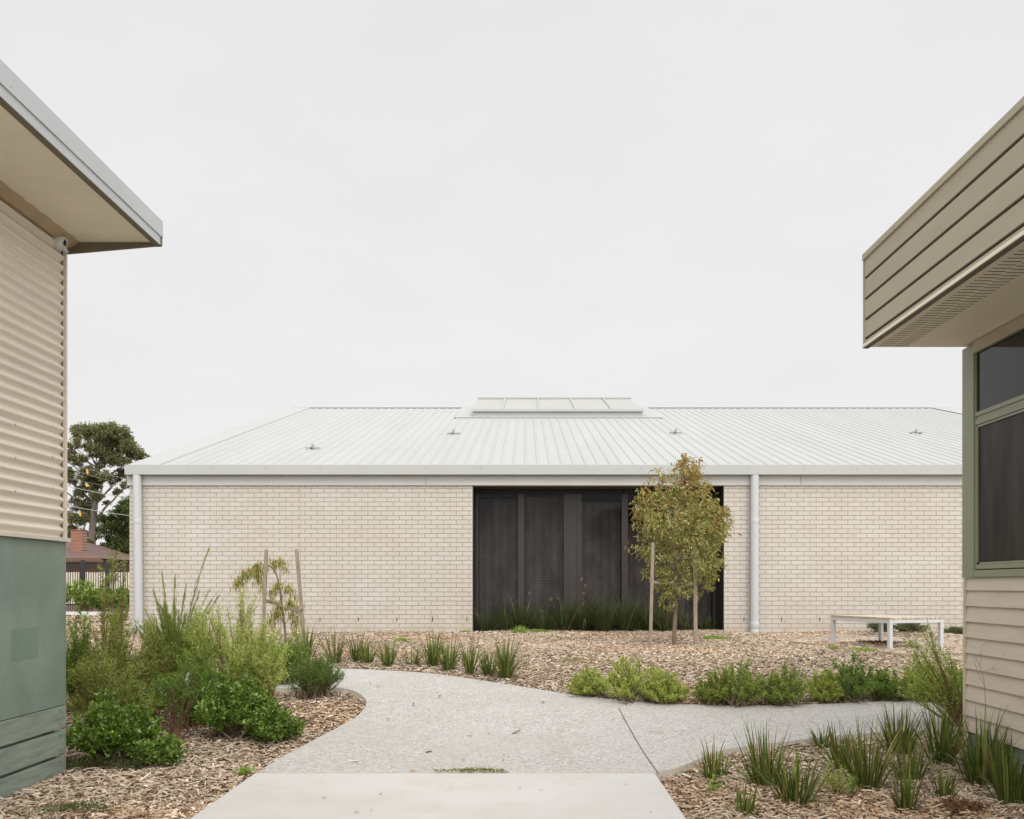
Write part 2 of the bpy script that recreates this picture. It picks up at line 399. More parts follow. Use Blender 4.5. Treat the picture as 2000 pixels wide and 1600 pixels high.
zen = N(nt, 'ShaderNodeMapRange'); zen.inputs['From Min'].default_value = 0.55; zen.inputs['From Max'].default_value = 1.0
zen.inputs['To Min'].default_value = SKY; zen.inputs['To Max'].default_value = SKY*1.5
nt.links.new(sx.outputs[2], zen.inputs['Value'])
# the overcast is brighter on the sun's side, behind the camera
mr = N(nt, 'ShaderNodeMapRange'); mr.interpolation_type = 'SMOOTHSTEP'
dp_ = nt.nodes.new('ShaderNodeVectorMath'); dp_.operation = 'DOT_PRODUCT'; nt.links.new(tc.outputs['Generated'], dp_.inputs[0])
dp_.inputs[1].default_value = (math.sin(math.radians(SUN_AZ)), math.cos(math.radians(SUN_AZ)), 0.25)
nt.links.new(dp_.outputs['Value'], mr.inputs['Value'])
mr.inputs['From Min'].default_value = -0.15; mr.inputs['From Max'].default_value = 0.95; mr.inputs['To Min'].default_value = 1.0; mr.inputs['To Max'].default_value = 2.3
ml = N(nt, 'ShaderNodeMath', operation='MULTIPLY'); nt.links.new(zen.outputs[0], ml.inputs[0]); nt.links.new(mr.outputs[0], ml.inputs[1])
vm = nt.nodes.new('ShaderNodeVectorMath'); vm.operation = 'SCALE'
nt.links.new(c, vm.inputs[0]); nt.links.new(ml.outputs[0], vm.inputs['Scale'])
nt.links.new(mixc(nt, 0.93, hs.outputs[0], vm.outputs[0]), bg.inputs['Color'])
bg.inputs['Strength'].default_value = 0.10
sun = bpy.data.lights.new('sun', 'SUN'); so = bpy.data.objects.new('sun', sun); COL.objects.link(so)
sun.energy = 1.4; sun.angle = math.radians(40); sun.color = (1.0, 0.965, 0.91)
az = math.radians(SUN_AZ); el = math.radians(SUN_EL)
dvec = Vector((math.sin(az)*math.cos(el), math.cos(az)*math.cos(el), math.sin(el)))
so.rotation_euler = dvec.to_track_quat('Z', 'Y').to_euler(); so.location = (0, -5, 30)
SC.view_settings.view_transform = 'Standard'; SC.view_settings.look = 'None'
SC.view_settings.exposure = 0.22; SC.view_settings.gamma = 1.0
SC.render.engine = 'CYCLES'
SC.cycles.use_denoising = True; SC.cycles.use_adaptive_sampling = False
SC.cycles.max_bounces = 6; SC.cycles.transparent_max_bounces = 8

# ------------------------------------------------------------------ ground, path, slab
xs = np.unique(np.concatenate([np.linspace(-120, -10, 12), np.linspace(-10, 12, 111), np.linspace(12, 120, 12)]))
ys = np.unique(np.concatenate([np.linspace(-20, 3, 6), np.linspace(3, 20, 120), np.linspace(20, 200, 20)]))
XX, YY = np.meshgrid(xs, ys)
ZZ = zm(XX, YY)
V = np.stack([XX.ravel(), YY.ravel(), ZZ.ravel()], 1)
nx, ny = len(xs), len(ys)
ii = (np.arange(ny-1)[:, None]*nx+np.arange(nx-1)[None, :]).ravel()
Q = np.stack([ii, ii+1, ii+nx+1, ii+nx], 1)
gr = npmesh('ground', V, Q, np.full((len(V), 3), 0.3), M['mulch'], smooth=True); tag(gr, kind='structure')

def onpath(px, py):
    Y = F*1.1/(py-HY)
    for _ in range(60): Y = 0.5*Y+0.5*F*(E-float(zg(Y)))/(py-HY)
    return ((px-CX)*Y/F, Y)
def catmull(pts, n=6):
    out = []
    for i in range(len(pts)-1):
        p0 = pts[max(i-1, 0)]; p1 = pts[i]; p2 = pts[i+1]; p3 = pts[min(i+2, len(pts)-1)]
        for k in range(n):
            t = k/n
            out.append(tuple(0.5*(2*p1[j]+(p2[j]-p0[j])*t+(2*p0[j]-5*p1[j]+4*p2[j]-p3[j])*t*t+(3*p1[j]-p0[j]-3*p2[j]+p3[j])*t**3) for j in (0, 1)))
    return out+[tuple(pts[-1])]
SLX0, SLX1, SLY = -1.875, 0.895, 6.572
right_edge = [(SLX1, SLY+0.014)]+[onpath(*p) for p in [(1330, 1497), (1394, 1470), (1447, 1459), (1545, 1447), (1620, 1439), (1710, 1431), (1880, 1421)]]+[(6.0, 8.62), (12.0, 8.8)]
far_edge = [(12.0, 10.05), (6.0, 9.6)]+[onpath(*p) for p in [(1877, 1369), (1720, 1370), (1545, 1377), (1405, 1377), (1300, 1374), (1200, 1366), (1102, 1354), (950, 1330), (830, 1314), (670, 1306), (560, 1306)]]+[(-5.0, 11.25), (-9.0, 11.3)]
left_edge = [(-9.0, 10.1), (-5.0, 10.05)]+[onpath(*p) for p in [(520, 1344), (620, 1343), (664, 1344), (690, 1349), (710, 1361), (716, 1373), (708, 1388), (690, 1404), (650, 1426), (600, 1452), (550, 1479)]]+[(SLX0, SLY+0.014)]
PATH = catmull(right_edge)+catmull(far_edge)+catmull(left_edge)
SLAB = [(SLX0, -4), (SLX1, -4), (SLX1, SLY), (SLX0, SLY)]
def sheet(name, poly, zf, depth, mat, kind='structure', step=0.25, edge=None):
    bm = bmesh.new()
    vv = [bm.verts.new((x, y, 0)) for x, y in poly]
    for tri in tessellate_polygon([[Vector((x, y, 0)) for x, y in poly]]):
        try: bm.faces.new([vv[i] for i in tri])
        except ValueError: pass
    y0 = min(p[1] for p in poly); y1 = max(p[1] for p in poly)
    y = math.ceil(y0/step)*step
    while y < y1:
        bmesh.ops.bisect_plane(bm, geom=bm.verts[:]+bm.edges[:]+bm.faces[:], plane_co=(0, y, 0), plane_no=(0, 1, 0)); y += step
    for v in bm.verts: v.co.z = float(zf(v.co.x, v.co.y))
    r = bmesh.ops.extrude_face_region(bm, geom=bm.faces[:])
    for g_ in r['geom']:
        if isinstance(g_, bmesh.types.BMVert): g_.co.z -= depth
    bmesh.ops.recalc_face_normals(bm, faces=bm.faces); bm.normal_update(); bm.faces.index_update()
    side = [f.index for f in bm.faces if abs(f.normal.z) < 0.5]
    me = bpy.data.meshes.new(name); bm.to_mesh(me); bm.free()
    o = link(name, me, mat, None)
    if edge:
        me.materials.append(edge)
        for i in side: me.polygons[i].material_index = 1
    if kind: tag(o, kind=kind)
    return o
path = sheet('path', PATH, lambda x, y: zg(y), 0.13, M['aggregate'], edge=M['formed_edge'])
mb = MB(); mb.box(SLX0, SLX1, -4, SLY, -0.12, 0.0)
slab = mb.build('concrete_path', M['concrete'], bevel=0.008); tag(slab, kind='structure')
# joint cut across the path
a = Vector((*onpath(1209, 1384), 0)); b_ = Vector((*onpath(1286, 1511), 0))
mb = MB()
for i in range(12):
    p = a.lerp(b_, i/12); q = a.lerp(b_, (i+1)/12); s_ = (q-p).cross(Vector((0, 0, 1))).normalized()*0.0045
    mb.add([(p.x-s_.x, p.y-s_.y, zg(p.y)+0.003), (p.x+s_.x, p.y+s_.y, zg(p.y)+0.003), (q.x+s_.x, q.y+s_.y, zg(q.y)+0.003), (q.x-s_.x, q.y-s_.y, zg(q.y)+0.003)], [(0, 1, 2, 3)])
mb.build('path_joint', M['joint'], path)
# footpath far off on the left, before the fence
fp = [(-40, 28.2), (-5, 27.6), (-5, 31.2), (-40, 31.6)]
sheet('footpath', fp, lambda x, y: 0.43, 0.1, M['concrete'], step=50)
# gravel pad under the bench
pad = [tuple(G(*p)[:2]) for p in [(1543, 1257), (1755, 1281), (1890, 1297)]]+[(9.5, 12.4), (10.5, 17.6), (5.2, 17.2)]
gp_ = sheet('gravel_pad', pad, lambda x, y: zm(x, y)+0.012, 0.06, M['gravel']); 
mb = MB(); e0 = [Vector((*p, 0)) for p in pad[:3]]+[Vector((9.5, 12.4, 0))]
for p, q in zip(e0[:-1], e0[1:]):
    for k in range(4):
        u = p.lerp(q, k/4); v = p.lerp(q, (k+1)/4)
        mb.bar((u.x, u.y, float(zm(u.x, u.y))+0.005), (v.x, v.y, float(zm(v.x, v.y))+0.005), 0.035, 0.06)
tag(mb.build('timber_edging', M['timber_edge'], bevel=0.004), 'low brown timber edging board around the gravel pad under the bench', 'garden edging')

# ------------------------------------------------------------------ wood chips (stuff)
def inpoly(x, y, poly):
    poly = np.asarray(poly); r = np.zeros(len(x), bool); j = len(poly)-1
    for i in range(len(poly)):
        xi, yi = poly[i]; xj, yj = poly[j]
        c_ = ((yi > y) != (yj > y)) & (x < (xj-xi)*(y-yi)/((yj-yi)+1e-12)+xi)
        r ^= c_; j = i
    return r
def chips(n, y0, y1, L, W, x0f, x1f):
    y = rng.uniform(y0, y1, n); x = rng.uniform(0, 1, n)
    xa = x0f(y); xb = x1f(y); x = xa+(xb-xa)*x
    onp_ = inpoly(x, y, PATH); stray = onp_ & (rng.uniform(0, 1, n) < 0.0022)
    ok = (~onp_ | stray) & ~inpoly(x, y, SLAB) & ~(inpoly(x, y, pad) & (rng.uniform(0, 1, n) < 0.72))
    ok &= ~((x < -3.3) & (y < 6.86)) & ~((x > 3.27) & (y < 7.1)) & ((y < 18.02+0.75*((x > -1) & (x < 3.75))) | (x < -7.55))
    x = x[ok]; y = y[ok]; stray = stray[ok]; n = len(x)
    L = L*rng.gamma(4, 0.25, n); W = W*rng.gamma(5, 0.2, n)
    yaw = rng.uniform(0, math.pi, n); pit = rng.normal(0, 0.22, n); rol = rng.normal(0, 0.35, n)
    d = np.stack([np.cos(yaw)*np.cos(pit), np.sin(yaw)*np.cos(pit), np.sin(pit)], 1)
    s = np.stack([-np.sin(yaw)*np.cos(rol), np.cos(yaw)*np.cos(rol), np.sin(rol)], 1)
    up = np.cross(d, s)
    c = np.stack([x, y, np.where(stray, zg(y), zm(x, y))+0.006+0.012*inpoly(x, y, pad)+np.abs(rng.normal(0, 0.010, n))], 1)
    L = L[:, None]; W = W[:, None]
    t = 0.75
    vs = [c-d*L/2-s*W/2*t, c-d*L/2+s*W/2*t, c-d*L*0.35+up*W*0.3, c+d*L/2-s*W/2*t, c+d*L/2+s*W/2*t, c+d*L*0.35+up*W*0.3]
    V = np.stack(vs, 1).reshape(-1, 3)
    i = np.arange(n)[:, None]*6
    Q = np.concatenate([i+np.array([[0, 3, 5, 2]]), i+np.array([[1, 2, 5, 4]])], 0)
    pal = np.array([(0.48, 0.365, 0.25), (0.58, 0.465, 0.345), (0.70, 0.61, 0.50), (0.36, 0.245, 0.15), (0.23, 0.14, 0.075), (0.44, 0.36, 0.285), (0.13, 0.08, 0.045)])
    k = rng.choice(len(pal), n, p=[0.22, 0.20, 0.15, 0.15, 0.10, 0.13, 0.05])
    C = pal[k]*rng.uniform(0.85, 1.2, (n, 1))*np.array([0.95, 0.955, 0.965])
    # weathered browner and paler drifts
    dr = 0.5+0.5*np.sin(x*1.3+2*np.sin(y*0.8))*np.sin(y*1.1+1.0)
    d2 = 0.5+0.5*np.sin(x*2.9+1.7*np.sin(y*2.2+0.4))*np.sin(y*3.1+x)
    C = C*(0.80+0.20*dr+0.12*d2)[:, None]
    rust = np.clip(np.sin(x*0.9+3.1)*np.sin(y*1.7+0.5*x)*1.6-0.85, 0, 0.28)[:, None]
    C = C*(1-rust)+C*np.array([1.12, 0.82, 0.58])*rust
    return V, Q, np.repeat(C, 6, 0)
parts = [chips(66000, 4.9, 9.0, 0.056, 0.0125, lambda y: -0.62*y, lambda y: 0.60*y),
         chips(70000, 9.0, 12.5, 0.050, 0.012, lambda y: -0.58*y, lambda y: 0.56*y),
         chips(140000, 12.5, 19.0, 0.048, 0.012, lambda y: -0.5*y, lambda y: 0.50*y),
         chips(16000, 18.0, 27.8, 0.09, 0.030, lambda y: -0.53*y, lambda y: -7.6+0*y)]
off = 0; Vs = []; Qs = []; Cs = []
for V, Q, C in parts:
    Vs.append(V); Qs.append(Q+off); Cs.append(C); off += len(V)
o = npmesh('wood_chips', np.concatenate(Vs), np.concatenate(Qs), np.concatenate(Cs), M['chips'])
tag(o, 'loose tan wood chip mulch covering the garden beds', 'mulch', kind='stuff')

# ------------------------------------------------------------------ main brick building
D = 18.03; S = F/D
wx = lambda px: (px-CX)/S
wz = lambda py: E-(py-HY)/S
XL, XO0, XO1, XR = wx(253), wx(923), wx(1414), 13.55
ZB, ZT = 0.25, wz(947)
YB = D+23.0
bld = thing('brick_hall', (0, D, 0.4), 'long low pale brick hall with pale ribbed metal roof and dark recessed window wall', 'building')
BZ = (ZT-0.4) % 0.0854
def wallbox(x0, x1, y0, y1):
    return MB().box(x0, x1, y0, y1, ZB, ZT)
wl = wallbox(XL, XO0, D, D+0.23).build('wall', M['brick'], bld)
wr = wallbox(XO1, XR, D, D+0.23).build('wall', M['brick'], bld)
wallbox(XL, XL+0.23, D+0.23, YB).build('wall', M['brick'], bld)
wallbox(XR-0.23, XR, D+0.23, YB).build('wall', M['brick'], bld)
MB().box(XL+0.23, XR-0.23, YB-0.23, YB, ZB, ZT).build('wall', M['brick'], bld)
# weep holes and control joint
mb = MB()
for px in (625, 700, 775, 845, 912):
    mb.box(wx(px)-0.007, wx(px)+0.007, D-0.003, D+0.01, wz(1214), wz(1206))
merge(mb.build('weep_hole', M['dark'], wl), wl)
mb = MB()
for px in (1453, 1526, 1601, 1676, 1750):
    mb.box(wx(px)-0.007, wx(px)+0.007, D-0.003, D+0.01, wz(1214), wz(1206))
merge(mb.build('weep_hole', M['dark'], wr), wr)
MB().box(wx(585.6), wx(587.2), D-0.002, D+0.01, 0.42, ZT).build('control_joint', M['mortar'], wl)
# fascia panels below the gutter
YG = 17.86
zf0, zf1 = wz(948.5), wz(926)
fx = [wx(249), wx(832), wx(1563), XR+0.05]
mb = MB()
for x0, x1 in zip(fx[:-1], fx[1:]): mb.box(x0+0.003, x1-0.003, D-0.035, D+0.2, zf0, zf1)
fas = mb.build('fascia', M['fasciapanel'], bld, bevel=0.003)
MB().box(wx(249)-0.004, wx(249)+0.03, D+0.2, YB, zf0, zf1).build('fascia', M['fasciapanel'], bld)
# gutter
SG = F/YG
gx0 = (243-CX)/SG; gz1 = E+(HY-907.5)/SG; gz0 = E+(HY-927)/SG
gut = MB().prism_y([(0, 0)]*0 or [(YG, gz0), (D-0.036, gz0), (D-0.036, gz1-0.02), (YG+0.012, gz1)], gx0, XR+0.15)
# prism_y extrudes along y: swap axes so that the gutter runs along x
gut.v = [(y, x, z) for x, y, z in gut.v]
gob = gut.build('gutter', M['gutter'], bld, bevel=0.004)
mb = MB()
for px in [307, 412, 520, 626, 832, 938, 1146, 1252, 1460, 1570, 1675]:
    mb.lathe(((px-CX)/SG, YG, E+(HY-914)/SG), (0, -1, 0), [(0, 0.010), (0.004, 0.009), (0.007, 0.0)], 8)
merge(mb.build('rivet', M['steel'], gob), gob)
# roof
YR = 30.8; ZR = E+346/F*YR; ZE = gz1-0.045; YE = YG+0.02
TAN = (ZR-ZE)/(YR-YE)
def rz(y): return ZE+TAN*(y-YE) if y <= YR else ZR-TAN*(y-YR)
prof = []
x = gx0+0.02
RP, RH = 0.2315, 0.021
k0 = math.ceil((gx0+0.5)/RP); k1 = math.floor((XR-0.4)/RP)
prof.append((gx0+0.02, 0.0))
for k in range(k0, k1+1):
    c_ = k*RP
    prof += [(c_-0.034, 0), (c_-0.014, RH), (c_+0.014, RH), (c_+0.034, 0)]
prof.append((XR+0.1, 0.0))
mb = MB(); n = len(prof)
ylist = [YE, YR, 2*YR-YE]
mb.add([(x, y, rz(y)+h) for y in ylist for x, h in prof], [(r*n+i, r*n+i+1, (r+1)*n+i+1, (r+1)*n+i) for r in range(2) for i in range(n-1)])
roof = mb.build('roof', M['roof'], bld)
# wide barge flashings on both ends, ridge cap
def slope_sheet(x0, x1, y0, y1, lift, th=0.004, drop=None):
    mb = MB(); r0, r1 = rz(y0)+lift, rz(y1)+lift
    mb.add([(x0, y0, r0), (x1, y0, r0), (x1, y1, r1), (x0, y1, r1), (x0, y0, r0+th), (x1, y0, r0+th), (x1, y1, r1+th), (x0, y1, r1+th)],
           [(0,3,2,1),(4,5,6,7),(0,1,5,4),(1,2,6,5),(2,3,7,6),(3,0,4,7)])
    return mb
yb = 2*YR-YE
for x0, x1 in ((gx0, gx0+0.60), (XR-0.5, XR+0.15)):
    mb = slope_sheet(x0, x1, YE-0.01, YR, RH+0.004); m2 = slope_sheet(x0, x1, YR, yb, RH+0.004); mb.add(m2.v, m2.f)
    xo = x0 if x0 < 0 else x1
    for (ya, yb_) in ((YE-0.01, YR), (YR, yb)):   # turned-down outer edge
        mb.add([(xo, ya, rz(ya)+RH+0.006), (xo, yb_, rz(yb_)+RH+0.006), (xo, yb_, rz(yb_)-0.17), (xo, ya, rz(ya)-0.17)], [(0, 1, 2, 3)])
    bc = mb.build('barge_flashing', M['roof'], roof)
    mb = MB()
    for i in range(14):
        y = YE+0.4+i*0.9
        for xx in (x0+0.1, x1-0.06):
            mb.lathe((xx, y, rz(y)+RH+0.008), (0, -TAN, 1), [(0, 0.012), (0.004, 0.010), (0.006, 0)], 6)
    merge(mb.build('rivet', M['steel'], bc), bc)
mb = slope_sheet(gx0, XR+0.15, YR-0.22, YR, RH+0.010); m2 = slope_sheet(gx0, XR+0.15, YR, YR+0.22, RH+0.010); mb.add(m2.v, m2.f)
mb.build('ridge_cap', M['roof'], roof)
mb = MB().box(gx0+0.5, XR-0.4, YR-0.19, YR-0.16, rz(YR-0.17)-0.01, rz(YR-0.17)+RH+0.004); mb.build('ridge_closure', M['closure'], roof)
# flashing tray round the skylight
YS = 27.25; TX0, TX1 = -2.05, 3.9
tray = slope_sheet(TX0, TX1, YS, YR-0.23, RH+0.012).build('skylight_flashing', M['roof'], roof)
MB().box(TX0+0.05, TX1-0.05, YS+0.012, YS+0.03, rz(YS)-0.01, rz(YS)+RH+0.010).build('flashing_closure', M['gutter'], roof)
# ridge skylight
sk0, sk1 = -1.53, 3.38
YK = 27.55; ZK0 = rz(YK); ZK1 = E+(HY-803)/F*YK; ZKT = E+(HY-780.5)/F*YR
mb = MB(); yk2 = 2*YR-YK
mb.add([(sk0, YK, ZK0), (sk0, YK, ZK1), (sk0, YR, ZKT-0.05), (sk0, yk2, ZK1), (sk0, yk2, ZK0), (sk1, YK, ZK0), (sk1, YK, ZK1), (sk1, YR, ZKT-0.05), (sk1, yk2, ZK1), (sk1, yk2, ZK0)],
       [(0, 1, 2, 3, 4), (9, 8, 7, 6, 5), (0, 5, 6, 1), (4, 3, 8, 9)])
skl = mb.build('skylight', M['gutter'], roof)
mb = MB()
for s_ in (-1, 1):
    ye = YR+s_*(YR-YK+0.05)*1.0; ze = ZK1-0.005
    mb.add([(sk0-0.03, ye, ze), (sk1+0.03, ye, ze), (sk1+0.03, YR, ZKT), (sk0-0.03, YR, ZKT), (sk0-0.03, ye, ze+0.03), (sk1+0.03, ye, ze+0.03), (sk1+0.03, YR, ZKT+0.02), (sk0-0.03, YR, ZKT+0.02)],
           [(0,3,2,1),(4,5,6,7),(0,1,5,4),(1,2,6,5),(2,3,7,6),(3,0,4,7)])
skg = mb.build('skylight_glazing', M['polycarb'], roof)
mb = MB()
for px in (982, 1053, 1124, 1195):
    xb_ = (px-CX)/F*YK
    mb.bar((xb_, YK-0.03, ZK1+0.045), (xb_, YR, ZKT+0.045), 0.05, 0.035)
mb.bar((sk0-0.03, YK-0.06, ZK1+0.012), (sk1+0.03, YK-0.06, ZK1+0.012), 0.03, 0.07)
mb.bar((sk0-0.03, YR, ZKT+0.04), (sk1+0.03, YR, ZKT+0.04), 0.12, 0.05)
merge(mb.build('skylight_bars', M['gutter'], roof), skg)
# roof anchor points
for px, py in ((611, 876), (886, 847), (1320, 846), (1790, 846)):
    Y = YE
    for _ in range(60): Y = YE+((E-(py-HY)*Y/F)-ZE-RH)/TAN*0.5+(Y-YE)*0.5 if False else Y
    lo, hi = YE, YR
    for _ in range(50):
        md = (lo+hi)/2
        if HY-F*(rz(md)+RH-E)/md > py: lo = md
        else: hi = md
    X = (px-CX)*lo/F; Z = rz(lo)+RH
    an = MB().bar((X-0.16, lo, Z+0.012), (X+0.16, lo, Z+0.012), 0.07, 0.014)
    an.bar((X-0.03, lo-0.08, Z+0.006), (X-0.03, lo+0.10, Z+0.06), 0.05, 0.01)
    an.lathe((X, lo, Z+0.015), (0, 0, 1), [(0, 0.03), (0.05, 0.03), (0.05, 0.014), (0.065, 0.014)], 10)
    ring = [(X+0.02*math.cos(t), lo, Z+0.085+0.02*math.sin(t)) for t in np.linspace(0, 2*math.pi, 13)]
    an.tube(ring, 0.009, 6, cap=False)
    an.build('roof_anchor', M['steel'], roof)
# downpipes
for (pt, pb, yt, ybm) in ((268.0, 271.5, 928, 1241), (1474.0, 1474.0, 928, 1238.5)):
    Yp = D-0.10; s_ = F/Yp
    top = P(pt, yt, Yp); bot = P(pb, ybm, Yp); r = 8.3/s_
    mid = bot+(top-bot)*((22)/(ybm-yt))
    dp = MB().tube([mid, top], [r, r], 24, cap=False).build('downpipe', M['downpipe'], bld, smooth=True)
    ax = (top-bot).normalized()
    c1 = bot+(mid-bot)*0.5
    MB().lathe(c1, ax, [(-0.01, r*1.02), (0, r*1.10), (0.115, r*1.10), (0.125, r*1.03)], 20).build('pipe_collar', M['downpipe'], dp, smooth=True)
    MB().tube([bot-ax*0.05, c1-ax*0.002], [r*1.06, r*1.06], 20).build('pipe_foot', M['white_pvc'], dp)
    jt = bot+(top-bot)*0.71
    MB().lathe(jt, ax, [(-0.05, r*1.005), (-0.045, r*1.03), (0.045, r*1.03), (0.05, r*1.005)], 20).build('pipe_joiner', M['downpipe'], dp, smooth=True)
    for q in (0.28, 0.86):
        c2 = bot+(top-bot)*q
        MB().box(c2.x-r*0.35, c2.x+r*0.35, c2.y+r*0.6, D+0.005, c2.z-0.015, c2.z+0.015).build('pipe_bracket', M['downpipe'], dp)
# recessed window wall
YW = 18.80; SW = F/YW
MB().box(XO0-0.0, XO1+0.0, D+0.231, YW+0.1, ZT-0.012+0.004, ZT+0.03).build('recess_soffit', M['reveal'], bld)
MB().box(XO0+0.001, XO1-0.001, D-0.003, D+0.23, ZT-0.012, ZT-0.0005).build('recess_lintel', M['reveal'], bld)
for xa, xb_ in ((XO1-0.018, XO1-0.001), (XO0+0.001, XO0+0.018)): MB().box(xa, xb_, D-0.004, YW, ZB, ZT-0.013).build('recess_lining', M['black'], bld)
vx = lambda px: (px-CX)/SW
vz = lambda py: E-(py-HY)/SW
mull = [(922, 935), (1012, 1024), (1101, 1110), (1127, 1136), (1214, 1226), (1302, 1311), (1328, 1337), (1392, 1402)]
panes = [(935, 1012, 979), (1024, 1101, 974), (1136, 1214, 984), (1226, 1302, 1026), (1337, 1392, 990)]
win = MB().box(XO0+0.02, XO1-0.02, YW-0.03, YW+0.06, vz(965), ZT-0.014).build('window_wall', M['black'], bld)
MB().box(XO0+0.02, XO1-0.02, YW-0.03, YW+0.06, 0.30, 0.47).build('sill', M['black'], win)
for x0, x1 in mull:
    mb = MB().box(vx(x0), vx(x1), YW-0.03, YW+0.06, 0.471, vz(965)-0.001)
    w_ = vx(x1)-vx(x0)
    mb.box(vx(x0)+w_*0.42, vx(x0)+w_*0.52, YW-0.037, YW-0.0305, 0.472, vz(965)-0.002)
    mb.build('mullion', M['bronze'], win)
for x0, x1 in ((1110, 1127), (1311, 1328)):
    MB().box(vx(x0)+0.001, vx(x1)-0.001, YW-0.012, YW+0.05, 0.472, vz(965)-0.002).build('infill_panel', M['bronze'], win)
for x0, x1, tb in panes:
    MB().box(vx(x0), vx(x1), YW+0.005, YW+0.012, 0.472, vz(965)-0.002).build('pane', M['glass'], win)
    bz = vz(tb); mb = MB(); n_ = 90; zs = np.linspace(0.5, bz, n_)
    xa, xb_ = vx(x0)+0.01, vx(x1)-0.01
    vs = []; 
    for i, z in enumerate(zs):
        yy = YW+0.10+(0.004 if i % 2 else 0.0)
        vs += [(xa, yy, z), (xb_, yy, z)]
    mb.add(vs, [(2*i, 2*i+1, 2*i+3, 2*i+2) for i in range(n_-1)])
    mb.bar((xa, YW+0.10, bz+0.02), (xb_, YW+0.10, bz+0.02), 0.03, 0.03)
    mb.build('blind', M['blind'], win)
MB().box(XO0-0.3, XO1+0.3, YW+0.9, YW+0.95, 0.3, ZT).build('interior_wall', M['dark'], bld)
MB().box(XO0-0.3, XO1+0.3, YW+0.07, YW+0.9, ZT-0.05, ZT-0.02).build('interior_ceiling', M['dark'], bld)
MB().box(XO0+0.02, XO1-0.02, D+0.3, YW+0.9, 0.28, 0.32).build('interior_floor', M['dark'], bld)

# ------------------------------------------------------------------ left building (corrugated)
XW, YC = -3.322, 6.88
SL = F/YC
lz = lambda py: E-(py-HY)/SL
lb = thing('corrugated_building', (XW-2, YC-3, 0), 'cream corrugated building with grey-green painted base and deep flat eaves', 'building')
Y0 = -2.0
PIT = 0.0728; AMP = 0.0145
def corr(z0, z1, x, y1):
    n = int((z1-z0)/PIT*12); zs = np.linspace(z0, z1, n+1); mb = MB()
    vs = []
    for z in zs:
        xx = x+AMP*math.sin(2*math.pi*(z-1.66)/PIT-1.2)
        vs += [(xx, Y0, z), (xx, y1, z)]
    mb.add(vs, [(2*i, 2*i+1, 2*i+3, 2*i+2) for i in range(n)])
    return mb
ztrim = lz(1054); zlap = lz(849); zband = 3.758
cw = corr(ztrim+0.012, zlap+0.03, XW-AMP-0.004, YC-0.03).build('corrugated_wall', M['corr'], lb, smooth=True)
corr(zlap, zband+0.02, XW-AMP, YC-0.03).build('corrugated_wall', M['corr'], lb, smooth=True)
mb = MB()
# a screw on every third crest, alternating between the two rows
zc0 = 1.66+PIT*(1.2/(2*math.pi)+0.25)
for k in range(1, 29):
    if k % 3: continue
    for j, y in enumerate((4.6, 5.4, 6.196, 6.68)):
        zz = zc0+PIT*(k+(1 if j % 2 else 0))
        if zz > 3.74: continue
        mb.lathe((XW-0.006, y, zz), (1, 0, 0), [(-0.006, 0.008), (0.003, 0.0075), (0.0035, 0.005), (0.007, 0.0045), (0.008, 0)], 8)
merge(mb.build('screw', M['screw'], cw), cw)
# body behind
MB().box(XW-0.058, XW-0.015, YC-0.0298, YC-0.0265, ztrim+0.011, 3.75).build('gap_shade_strip', M['lip'], lb)  # dark strip added as the shade in the gap beside the corner trim
MB().box(XW-6, XW-0.06, Y0, YC-0.05, -0.2, 3.79).build('wall', M['cream_trim'], lb)
MB().box(XW-0.034, XW+0.006, YC-0.026, YC, ztrim+0.010, 3.77).build('corner_trim', M['cream_trim'], lb, bevel=0.003)
mb = MB().box(XW-0.05, XW+0.022, Y0, YC-0.165, ztrim-0.018, ztrim+0.009); mb.box(XW-0.05, XW+0.024, YC-0.16, YC+0.014, ztrim-0.019, ztrim+0.009)
mb.build('base_flashing', M['cream_trim'], lb, bevel=0.002)
zp = lz(1375.5)
mb = MB().box(XW-0.055, XW-0.006, Y0, YC-0.024, zp, ztrim-0.02); mb.box(XW-0.05, XW-0.004, YC-0.022, YC-0.001, zp-0.004, ztrim-0.02)
gp = mb.build('base_panel', M['greenpanel'], lb, bevel=0.002)
MB().box(XW-0.006, XW-0.0045, P(14, 0, 1).x and XW*F/(24-CX), XW*F/(76-CX), lz(1270)-0.02, lz(1226)+0.02).build('repainted_patch', M['greenpatch'], gp)
for z0, z1 in ((lz(1419), lz(1377)), (lz(1469), lz(1425)), (-0.09, lz(1475.5))):
    bo = MB().box(XW-0.04, XW-0.008+0.004, Y0, YC-0.002, z0, z1).build('base_board', M['greenboard'], lb, bevel=0.003)
    mb = MB()
    for zz in (z0+0.03, z1-0.03):
        mb.lathe((XW-0.004, YC-0.09, zz), (1, 0, 0), [(0, 0.007), (0.001, 0.006), (0.0012, 0)], 8)
    merge(mb.build('nail', M['slot'], bo), bo)
for y in (6.72, 5.9, 4.9, 3.9): MB().box(XW-0.085, XW-0.042, y-0.05, y+0.05, -0.1, zp).build('base_post', M['greenboard'], lb)
MB().box(XW-0.5, XW-0.0865, Y0, YC-0.09, -0.1, zp).build('underfloor', M['dark'], lb)
